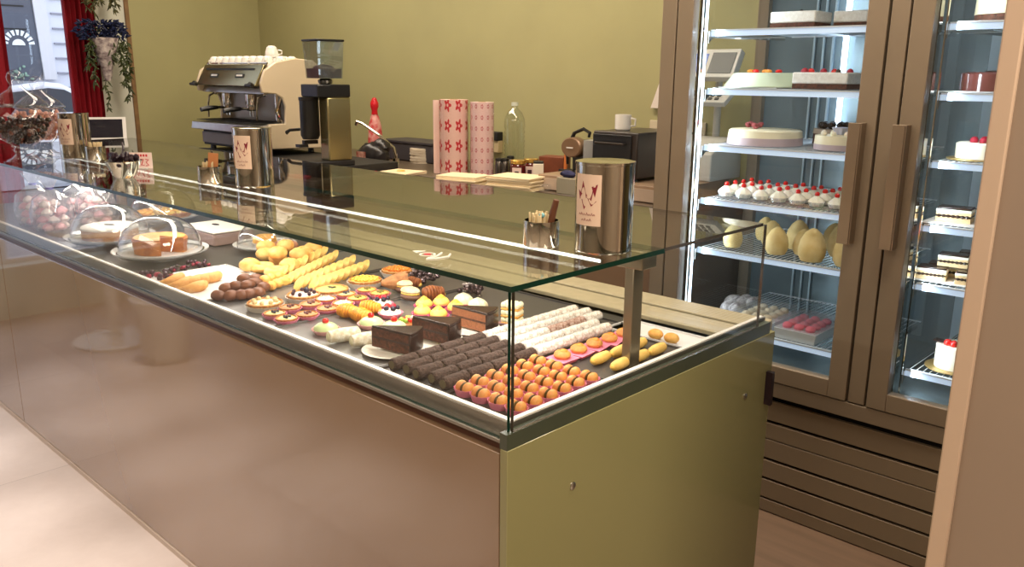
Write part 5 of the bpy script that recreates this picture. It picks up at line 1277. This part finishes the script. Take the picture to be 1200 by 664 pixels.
# dark tray and items right of the grinder
def misc_left():
    p = at(386, 201, WZ)
    t = tray(-3.98, -3.40, 2.46, 2.74, mat('steel_sink_tray', (150, 142, 128), .25, metal=.8), 'brushed steel tray in front of the coffee grinder', z=WZ) if False else None
    b = B(); n = 8
    b.prism([(-.09, -.02), (.0, -.035), (.09, -.01), (.06, .03), (-.05, .035)], 0, .012); q = at(372, 188, WZ); tag(obj('red_cloth', b, mat('red_cloth', (196, 40, 48), .8), loc=(-3.75, 2.375, WZ + .001), bev=.004), 'folded red cloth on the edge of the back worktop', 'cloth')
    # detergent bottle
    q = atY(440, 165, 3.3); t = thing('detergent_bottle', 'red and white squeeze bottle standing against the green wall', 'bottle', (q.x, 3.3, WZ + .0005), .9)
    s = 1.0
    b = B(); b.lathe([(0, 0), (.042, 0), (.045, .01), (.046, .12), (.040, .20), (.026, .26), (.018, .275), (0, .275)], 28, wob=lambda a, z: 1 - .25 * abs(math.sin(a))); obj('body', b, mat('pink_white_label', (226, 168, 160), .4, rgb2=(200, 60, 66), scale=34, detail=2), t)
    b = B(); b.lathe([(0, .275), (.02, .275), (.018, .30), (.026, .32), (.026, .345), (.012, .375), (0, .38)], 24); obj('cap', b, mat('red_plastic', (206, 26, 40), .3), t)
    # dark pouch
    q = atY(425, 180, 2.98); t = thing('dark_pouch', 'dark crumpled coffee bag beside the grinder', 'bag', (q.x, 3.06, WZ + .0005), .3); t.scale = (.8, .75, 1)
    b = B(); b.ell((0, 0, .055), (.13, .10, .075), 20, 12, noise=.006, z0=-.73); b.ell((.05, .02, .10), (.08, .06, .05), 14, 8, noise=.006); obj('pouch', b, mat('black_foil_bag', (30, 26, 26), .3), t)
    b = B(); b.box(-.08, .0, -.112, -.108, .03, .08); obj('label', b, mat('pouch_label', (196, 150, 132), .5, rgb2=(130, 60, 40), scale=30), t)
    # tap
    t = thing('steel_tap', 'slender steel tap spout bending over the back worktop', 'tap', (-3.99, 3.2, WZ + .0005))
    b = B(); b.tube([(0, 0, 0), (.0, 0, .05), (-.02, .0, .09), (-.13, -.02, .16), (-.27, -.04, .225), (-.31, -.05, .235), (-.325, -.05, .215)], .009, 10); obj('spout', b, CHROME, t)
    b = B(); b.lathe([(0, 0), (.025, 0), (.02, .03), (0, .03)], 20); obj('base', b, CHROME, t)
    # green leafy bit / basin edge
    t = thing('grey_crate', 'dark grey plastic crate behind the tap', 'crate', (-4.02, 3.42, WZ + .0005))
    b = B(); b.box(-.28, .22, -.1, .12, 0, .11); obj('box', b, mat('dark_grey_plastic', (62, 58, 62), .5), t, bev=.01)
    b = B(); b.box(-.285, .225, -.105, .125, .11, .122); obj('rim', b, mat('dark_grey_plastic', (62, 58, 62)), t)
misc_left()
def round_stack(px, py, n, r, label, m, Y=None, kind='cake_card'):
    p = at(px, py, WZ)
    for k in range(n):
        def mk(): 
            b = B(); b.lathe([(0, 0), (r, 0), (r, .0045), (r - .006, .0055), (0, .0055)], 36, wob=lambda a, z: 1 + .012 * math.sin(a * 24)); o = obj(kind, b, m); o['category'] = 'cake card'; return o
        put(kind, mk, (p.x + rnd.uniform(-.003, .003), p.y + rnd.uniform(-.003, .003), WZ + .0005 + .0062 * k), rnd.uniform(0, 1), f'{label}, {ORD[k] if k < 16 else str(k)} from the bottom', label)
round_stack(497, 190, 14, .085, 'round white cake card in the stack left of the paper rolls', mat('cake_card', (216, 202, 180), .5), kind='cake_card')
def napkin_stack(px, py, sx, sy, n, rz, label, gold=False, kind='napkin'):
    p = at(px, py, WZ); M = mat('cream_paper', (236, 216, 178), .6)
    for k in range(n):
        def mk():
            b = B(); pol = [(-sx, -sy), (sx, -sy), (sx, sy * .6), (sx * .7, sy), (-sx, sy)] if not gold else [(-sx, -sy), (sx, -sy), (sx, sy), (-sx, sy)]
            b.prism(pol, 0, .007); o = obj(kind, b, M, bev=.001); o['category'] = 'paper'; return o
        put(kind + label[:12], mk, (p.x + rnd.uniform(-.006, .006), p.y + rnd.uniform(-.006, .006), WZ + .0005 + .0078 * k), rz + rnd.uniform(-.03, .03), f'{label}, {ORD[k]} from the bottom', label)
napkin_stack(470, 204, .10, .10, 2, .2, 'square cream tray paper left of the paper rolls', True, 'tray_paper')
p = at(470, 204, WZ)
b = B(); b.lathe([(0, 0), (.025, 0), (.018, .006), (0, .007)], 12); tag(obj('gold_sticker_roll', b, mat('gold_paper', (220, 180, 90), .4), loc=(p.x, p.y, WZ + .017)), 'small gold seal lying on the square tray paper', 'seal')
napkin_stack(543, 216, .11, .08, 6, .3, 'cream paper sheet stacked in front of the rolls', kind='paper_sheet')
napkin_stack(607, 221, .12, .09, 8, .2, 'cream paper bag in the stack beside the jar', kind='paper_bag')
p = at(632, 222, WZ); b = B(); b.box(-.07, .07, -.05, .05, 0, .03); tag(obj('clear_bag_pack', b, PLAS, loc=(p.x, p.y, WZ + .001), rot=(0, 0, .3), bev=.006), 'clear wrapped pack beside the cream paper bags', 'pack')
# paper rolls
def roll_mat(name, red, base, nu, pitch, fl):
    m = bpy.data.materials.new(name); m.use_nodes = True; nt = m.node_tree; N = nt.nodes; L = nt.links; p = N['Principled BSDF']; p.inputs['Roughness'].default_value = .35
    tc = N.new('ShaderNodeTexCoord'); sx = N.new('ShaderNodeSeparateXYZ'); L.new(tc.outputs['Object'], sx.inputs[0])
    def M(op, a, b=None, c=None):
        n = N.new('ShaderNodeMath'); n.operation = op
        for i, v in enumerate((a, b, c)):
            if v is None: continue
            if isinstance(v, (int, float)): n.inputs[i].default_value = v
            else: L.new(v, n.inputs[i])
        return n.outputs[0]
    an = M('ARCTAN2', sx.outputs[1], sx.outputs[0]); u = M('MULTIPLY', an, nu / (2 * PI)); v = M('DIVIDE', sx.outputs[2], pitch)
    fu = M('SUBTRACT', M('FRACT', M('ADD', u, 50)), .5); fv = M('SUBTRACT', M('FRACT', M('ADD', v, 50)), .5)
    r = M('SQRT', M('ADD', M('MULTIPLY', fu, fu), M('MULTIPLY', fv, fv))); th = M('ARCTAN2', fv, fu)
    pet = M('ADD', M('MULTIPLY', M('COSINE', M('MULTIPLY', th, 5)), .09 if fl else .02), .26 if fl else .2)
    ins = M('LESS_THAN', r, pet); hole = M('GREATER_THAN', r, .08 if fl else .09); f = M('MULTIPLY', ins, hole)
    mx = N.new('ShaderNodeMixRGB'); mx.inputs[1].default_value = lin(base); mx.inputs[2].default_value = lin(red); L.new(f, mx.inputs['Fac']); L.new(mx.outputs[0], p.inputs['Base Color'])
    return m
RA = roll_mat('red_flower_paper', (206, 40, 50), (238, 204, 190), 8, .105, True)
RB = roll_mat('small_pattern_paper', (196, 110, 116), (234, 206, 200), 12, .056, False)
def paper_roll(px, Y, r, h, m, label, flap=None):
    q = atY(px, 160, Y); t = thing('paper_roll', label, 'paper roll', (q.x, Y, WZ + .0005), 0, None)
    b = B(); b.lathe([(.02, 0), (r, 0), (r, h), (.02, h), (.02, 0)], 48); obj('wound_paper', b, m, t)
    b = B(); b.lathe([(.016, .001), (.0195, .001), (.0195, h + .002), (.016, h + .002), (.016, .001)], 20); obj('core_tube', b, mat('cardboard', (176, 140, 100), .7), t)
    if flap:
        b = B(); pts = [(-r * .96, -r * .3), (-r - .03, -r * .55), (-r - .045, -r * .5), (-r - .044, -r * .47), (-r - .03, -r * .5), (-r * .96, -r * .22)]
        b.prism(pts, .001, h - .005); obj('loose_end', b, mat('rose_paper_plain', (236, 200, 190), .4), t)
    b = B(); b.lathe([(r + .0004, .001), (r + .0008, .001), (r + .0008, h), (r + .0004, h), (r + .0004, .001)], 48); obj('cellophane_wrap', b, glass('roll_wrap', (.98, .96, .97), 1.2, rough=.1), t)
paper_roll(532, 3.06, .077, .395, RA, 'tall wrapping paper roll with red flowers', True)
paper_roll(565, 3.12, .062, .385, RB, 'tall wrapping paper roll with small rose pattern', False)
# bottle
def bottle():
    q = atY(603, 160, 3.40); t = thing('water_bottle', 'clear ribbed plastic bottle standing against the green wall', 'bottle', (q.x, 3.40, WZ + .0005))
    b = B(); pr = [(0, 0), (.055, 0), (.058, .01)]
    for k in range(9): pr += [(.058, .02 + .025 * k), (.053, .0325 + .025 * k)]
    pr += [(.058, .25), (.055, .29), (.04, .325), (.02, .345), (.017, .352), (.017, .365)]
    b.lathe(pr, 40); obj('body', b, glass('bottle_plastic', (.93, .96, .93), 2.0, f0=.06), t, sharp=60)
    b = B(); b.lathe([(0, .360), (.019, .360), (.019, .378), (0, .379)], 24); obj('cap', b, mat('pale_cap', (200, 204, 190), .4), t)
bottle()
def mk_jamjar():
    t = T('preserve_jar', 'jar'); b = B(); b.lathe([(0, 0), (.032, 0), (.035, .006), (.035, .068), (.03, .075), (0, .075)], 28); obj('body', b, mat('dark_red_preserve', (88, 20, 22), .12, coat=.6), t)
    b = B(); b.lathe([(0, .076), (.034, .076), (.034, .09), (.032, .092), (0, .092)], 28); obj('lid', b, mat('gold_lid', (206, 164, 84), .25, metal=.7), t)
    b = B(); b.prism([(-.02, -.0362), (.02, -.0362), (.02, -.033), (-.02, -.033)], .012, .06); lb = obj('label', b, mat('cream_label', (226, 200, 190), .5), t)
    b = B(); b.prism([(-.009, -.037), (.009, -.037), (.009, -.0363), (-.009, -.0363)], .022, .045); obj('print', b, mat('dark_print', (70, 40, 44), .5), lb)
    return t
for px, Y, l in ((607, 3.12, 'with pale label in front of the clear bottle'), (622, 3.22, 'half hidden behind the white carton')):
    q = atY(px, 195, Y); put('jam', mk_jamjar, (q.x, Y, WZ + .0005), .6, f'dark red preserve jar with gold lid {l}', 'preserve jars with gold lids', 1.15)
def box_thing(name, px, Y, sx, sy, h, m, label, cat, rz=0, z=None, lidm=None, py=195):
    q = atY(px, py, Y); t = thing(name, label, cat, (q.x, Y, (z or WZ) + .0005), rz); b = B(); b.box(-sx, sx, -sy, sy, 0, h); obj('body', b, m, t, bev=.003)
    if lidm: b = B(); b.box(-sx * .95, sx * .95, -sy * .95, sy * .95, h, h + .012); obj('top', b, lidm, t, bev=.003)
    return t
def shakers():
    for px, Y, l in ((585, 3.15, 'left'), (592, 3.17, 'middle'), (598, 3.28, 'right')):
        q = atY(px, 195, Y)
        def mk():
            t = T('steel_shaker', 'shaker'); b = B(); b.lathe([(0, 0), (.021, 0), (.021, .08), (.018, .086), (0, .086)], 24); obj('body', b, mat('dark_steel', (110, 104, 98), .2, metal=.9), t)
            b = B(); b.lathe([(0, .087), (.022, .087), (.020, .10), (0, .104)], 24); obj('lid', b, BLACK, t); return t
        put('shaker', mk, (q.x, Y, WZ + .0005), 0, f'small steel shaker, {l} one of three beside the paper roll', 'steel shakers')
shakers()
box_thing('white_carton', 631, 3.12, .026, .022, .098, mat('white_carton', (230, 216, 196), .5), 'narrow white carton with dark opening right of the jars', 'carton', .7, lidm=BLACK)
box_thing('brown_box', 650, 3.34, .07, .05, .115, mat('red_brown_wood', (120, 62, 38), .5, var=.15, scale=20), 'red-brown wooden box behind the white carton', 'box', .3)
box_thing('green_pack', 645, 3.08, .022, .02, .045, mat('dark_green_pack', (18, 82, 56), .4), 'small dark green pack right of the white carton', 'pack', .5)
box_thing('grey_caddy', 668, 2.925, .062, .020, .075, mat('grey_caddy', (150, 142, 122), .4), 'grey metal caddy in front of the coffee pod machine', 'caddy', 0)
b = B(); b.tube([(0, 0, 0), (.004, 0, .13)], .009, 8); q = atY(663, 175, 3.3); tag(obj('orange_candle', b, mat('orange_stick', (214, 120, 60), .5), loc=(q.x, 3.3, WZ + .05)), 'thin orange stick standing upright beside the pod machine', 'stick')
box_thing('pencil_cup', 664, 3.3, .03, .03, .06, BLACKM, 'small black cup holding the orange stick', 'cup', 0)
b = B(); b.ell((0, 0, .013), (.045, .018, .016), 14, 8, noise=.002); q = atY(666, 190, 2.925); tag(obj('blue_cloth', b, mat('navy_cloth', (34, 36, 74), .8), loc=(q.x, 2.925, WZ + .078)), 'crumpled navy cloth lying on the grey caddy', 'cloth')
# wall box
q = atY(583, 162, YW - .001); t = thing('wall_box', 'small dark box fixed on the green wall above the shakers', 'wall box', (q.x, YW - .03, q.z - .04)); obj('cover', B().box(-.045, .045, -.02, .028, .03, .08), BLACKM, t, bev=.004); obj('back_plate', B().box(-.045, .045, -.01, .028, -.04, .029), mat('beige_plate', (190, 170, 130), .5), t, bev=.003)
# pod coffee machine
def pod():
    q = atY(681, 165, 3.0); t = thing('pod_coffee_machine', 'small brown and black pod coffee machine left of the oven', 'coffee machine', (-2.475, 3.10, DZ + .0005), .1); t.scale = (1, 1, .82)
    b = B(); b.box(-.05, .045, -.02, .12, 0, .19); obj('body', b, BLACK, t, bev=.012)
    M = Matrix.Translation((-.02, -.045, .155)) @ Matrix.Rotation(PI / 2, 4, 'X'); b = B(); b.lathe([(0, -.03), (.05, -.03), (.056, -.02), (.056, .025), (.05, .032), (0, .034)], 32, M=M); hd = obj('round_head', b, mat('bronze_plastic', (128, 100, 76), .3, metal=.3), t)
    b = B(); b.box(-.04, -.005, -.0815, -.079, .15, .157); obj('badge', b, WPL, hd)
    b = B(); pts = [(-.085, -.0, .05), (-.09, -.0, .14), (-.05, .0, .23), (0, .0, .255), (.035, 0, .235), (.03, 0, .21)]; b.tube(pts, [.007, .009, .010, .010, .009, .007], 8); obj('lever_arm', b, BLACK, t)
    b = B(); b.box(.05, .10, -.075, -.01, .09, .20); obj('water_tank', b, glass('grey_tank', (.7, .7, .68), 1.5, haze=.25), t)
    b = B(); b.box(-.06, .08, -.09, .0, 0, .02); obj('drip_tray', b, BLACK, t, bev=.004)
pod()
# black oven with cup
def oven():
    xa = -2.355; xb = atY(748, 155, 3.02).x; h = 1.385 - DZ
    t = thing('countertop_oven', 'black box-shaped countertop oven beside the fridge', 'oven', ((xa + xb) / 2, 3.17, DZ + .0005)); w = (xb - xa) / 2
    b = B(); b.box(-w, w, -.15, .20, .012, h); obj('casing', b, mat('dark_brown_casing', (50, 42, 38), .3), t, bev=.006)
    b = B(); b.box(-w + .004, w - .03, -.158, -.151, .02, h - .012); d = obj('door', b, BLACK, t, bev=.003)
    b = B(); b.tube([(-w + .03, -.175, h - .05), (w - .06, -.175, h - .05)], .005, 8); b.tube([(-w + .03, -.158, h - .05), (-w + .03, -.176, h - .05)], .004, 6); b.tube([(w - .06, -.158, h - .05), (w - .06, -.176, h - .05)], .004, 6); obj('handle', b, mat('dark_handle', (60, 54, 50), .3), d)
    for x in (-w + .03, w - .03):
        for y in (-.12, .17): b = B(); b.lathe([(0, 0), (.014, 0), (.012, .012), (0, .012)], 14, c=(x, y, 0)); obj('foot', b, BLACK, t)
    q = atY(736, 150, 3.16)
    c = thing('white_mug', 'white mug lying on its side on top of the black oven', 'mug', (q.x, 3.12, DZ + h + .001), .3)
    b = B(); b.lathe([(0, 0), (.03, 0), (.036, .006), (.037, .07), (.034, .07), (.033, .008), (0, .006)], 32); obj('body', b, WHITE, c)
    b = B(); b.tube([(.036, 0, .02), (.056, 0, .022), (.058, 0, .05), (.036, 0, .055)], .0045, 8); obj('handle', b, WHITE, c)
    c['label'] = 'white mug standing on top of the black oven'
oven()
# register / label scale behind the fridge's glass side
def register():
    t = thing('cash_register', 'pale cash register with display seen through the fridge side', 'cash register', (-2.06, 3.40, DZ + .0005), 0)
    t.location = (-1.995, 3.42, DZ + .0005)
    PG = mat('pale_grey_plastic', (206, 200, 190), .4)
    b = B(); b.prism([(-.15, .0), (.12, .0), (.12, .10), (.0, .19), (-.15, .12)], -.10, .10, axis='x'); obj('body', b, PG, t, bev=.006)
    b = B(); b.tube([(0.0, .05, .12), (.0, .05, .46)], .016, 12); obj('pole', b, PG, t)
    M = Matrix.Translation((.0, -.02, .50)) @ Matrix.Rotation(-.5, 4, 'X')
    b = B(); b.prism([(-.13, -.07), (.13, -.07), (.13, .07), (-.13, .07)], -.02, .02, axis='y', M=M); hd = obj('display_head', b, PG, t, bev=.004)
    b = B(); b.prism([(-.115, -.045), (-.02, -.045), (-.02, .045), (-.115, .045)], -.023, -.0205, axis='y', M=M); obj('screen', b, mat('blue_screen', (70, 92, 150), .2, emit=(60, 90, 170), es=.5), hd)
    b = B(); b.prism([(.0, -.05), (.115, -.05), (.115, .05), (.0, .05)], -.023, -.0205, axis='y', M=M); obj('dark_panel', b, mat('dark_panel', (86, 84, 80), .4), hd)
    M = Matrix.Translation((.0, -.06, .36)) @ Matrix.Rotation(-1.0, 4, 'X')
    b = B(); b.prism([(-.12, -.05), (.12, -.05), (.12, .05), (-.12, .05)], -.012, .012, axis='y', M=M); kp = obj('keypad', b, PG, t, bev=.003)
    b = B()
    for i in range(6):
        for j in range(3): b.prism([(-.10 + .033 * i, -.035 + .026 * j), (-.083 + .033 * i, -.035 + .026 * j), (-.083 + .033 * i, -.02 + .026 * j), (-.10 + .033 * i, -.02 + .026 * j)], -.018, -.0125, axis='y', M=M)
    obj('keys', b, mat('dark_keys', (80, 78, 76), .4), kp)
    b = B(); b.tube([(-.095, -.05, .14), (-.11, -.02, .19), (-.10, .05, .20), (-.06, .10, .12)], .006, 8); obj('cable', b, BLACK, t)
register()
# triangular paper sign on the wall next to the fridge
q = atY(772, 105, YW - .02)
t = thing('wall_sign', 'white triangular card with red print hanging beside the fridge', 'sign', (q.x, YW - .02, q.z)); obj('card', B().prism([(-.04, -.09), (.09, -.09), (.09, .10), (.03, .10)], -.006, .006, axis='y'), mat('white_card', (226, 214, 204), .5), t)
obj('red_print', B().prism([(.015, -.04), (.045, -.04), (.03, .02)], -.0075, -.0062, axis='y'), REDP, t)
# wall socket with cable behind oven
t = thing('wall_socket', 'white wall socket with black plug between oven and fridge', 'socket', (-2.28, YW - .002, 1.36)); obj('plate', B().box(-.16, .16, -.012, 0, -.05, .05), mat('beige_socket', (206, 192, 164), .4), t, bev=.003); b = B(); b.box(-.05, -.01, -.05, -.012, -.02, .02); b.tube([(-.03, -.05, 0), (-.03, -.07, -.03), (.05, -.06, -.08), (.08, -.05, -.18)], .005, 8); obj('plug', b, BLACK, t)

# ------------------------------------------------------------------ customer side (reflected in the lacquer)
t = thing('pedestal_table', 'white round pedestal table in the customer area', 'table', (-5.2, .25, 0))
obj('base', B().lathe([(0, 0), (.24, 0), (.24, .012), (.05, .03), (0, .03)], 48), WPL, t); obj('column', B().lathe([(0, .03), (.035, .03), (.035, .70), (0, .70)], 24), WPL, t); obj('table_top', B().lathe([(0, .70), (.33, .70), (.335, .71), (.33, .725), (0, .725)], 48), WPL, t)
t = thing('white_bin', 'white tapered bin beside the pedestal table', 'bin', (-4.65, .18, 0)); obj('body', B().lathe([(0, 0), (.12, 0), (.16, .36), (.155, .36), (.115, .01), (0, .01)], 36), WPL, t); obj('rim', B().lathe([(.155, .355), (.168, .355), (.168, .372), (.155, .372), (.155, .355)], 36), WPL, t)

# ------------------------------------------------------------------ lights
def area(name, loc, sx, sy, power, col, rot=(0, 0, 0), spread=None):
    l = bpy.data.lights.new(name, 'AREA'); l.shape = 'RECTANGLE'; l.size = sx; l.size_y = sy; l.energy = power; l.color = col
    if spread: l.spread = spread
    o = bpy.data.objects.new(name, l); COL.objects.link(o); o.location = loc; o.rotation_euler = rot; return o
def spot(name, loc, tgt, power, col, ang, blend=.6, r=.05):
    l = bpy.data.lights.new(name, 'SPOT'); l.energy = power; l.color = col; l.spot_size = ang; l.spot_blend = blend; l.shadow_soft_size = r
    o = bpy.data.objects.new(name, l); COL.objects.link(o); o.location = loc
    d = Vector(tgt) - Vector(loc); o.rotation_euler = d.to_track_quat('-Z', 'Y').to_euler(); return o
WARM = (1, .86, .69); NEU = (1, .95, .88); COOL = (.80, .92, 1)
area('ceiling_lamp_service', (-2.6, 2.5, 2.95), 3.0, .3, 46, WARM)
area('ceiling_lamp_coffee', (-4.8, 2.6, 2.95), 1.0, .6, 18, WARM)
area('ceiling_lamp_shop', (-2.0, -.8, 2.95), 3.0, 1.2, 45, WARM)
area('right_fill_light', (.6, 1.0, 2.95), 1.2, 1.2, 62, WARM)  # added fill, brightens the counter end and the fridge front
area('aisle_fill_light', (-.75, 2.1, 2.9), .6, .4, 16, WARM)  # unseen fill added to lift the fridge grille and aisle floor
area('counter_strip_lamp', (-3.0, 1.42, GB - .02), 3.9, .014, 10.5, NEU)
for x, s in ((-1.695, 1), (-.865, 1)):
    area('fridge_lamp', (x + .02, 2.87, 1.4), .02, 1.6, 3.2, COOL, rot=(PI / 2, 0, -.75))
for x in (-4.4, -3.6, -2.9, -2.3):
    spot('floor_spot', (x, .35, 2.9), (x, .62, 0), 230, (1, .97, .97), .55, 1.0)
w = bpy.data.worlds.new('World'); scene.world = w; w.use_nodes = True
bg = w.node_tree.nodes['Background']; bg.inputs['Color'].default_value = (.82, .88, 1, 1); bg.inputs['Strength'].default_value = 1.7
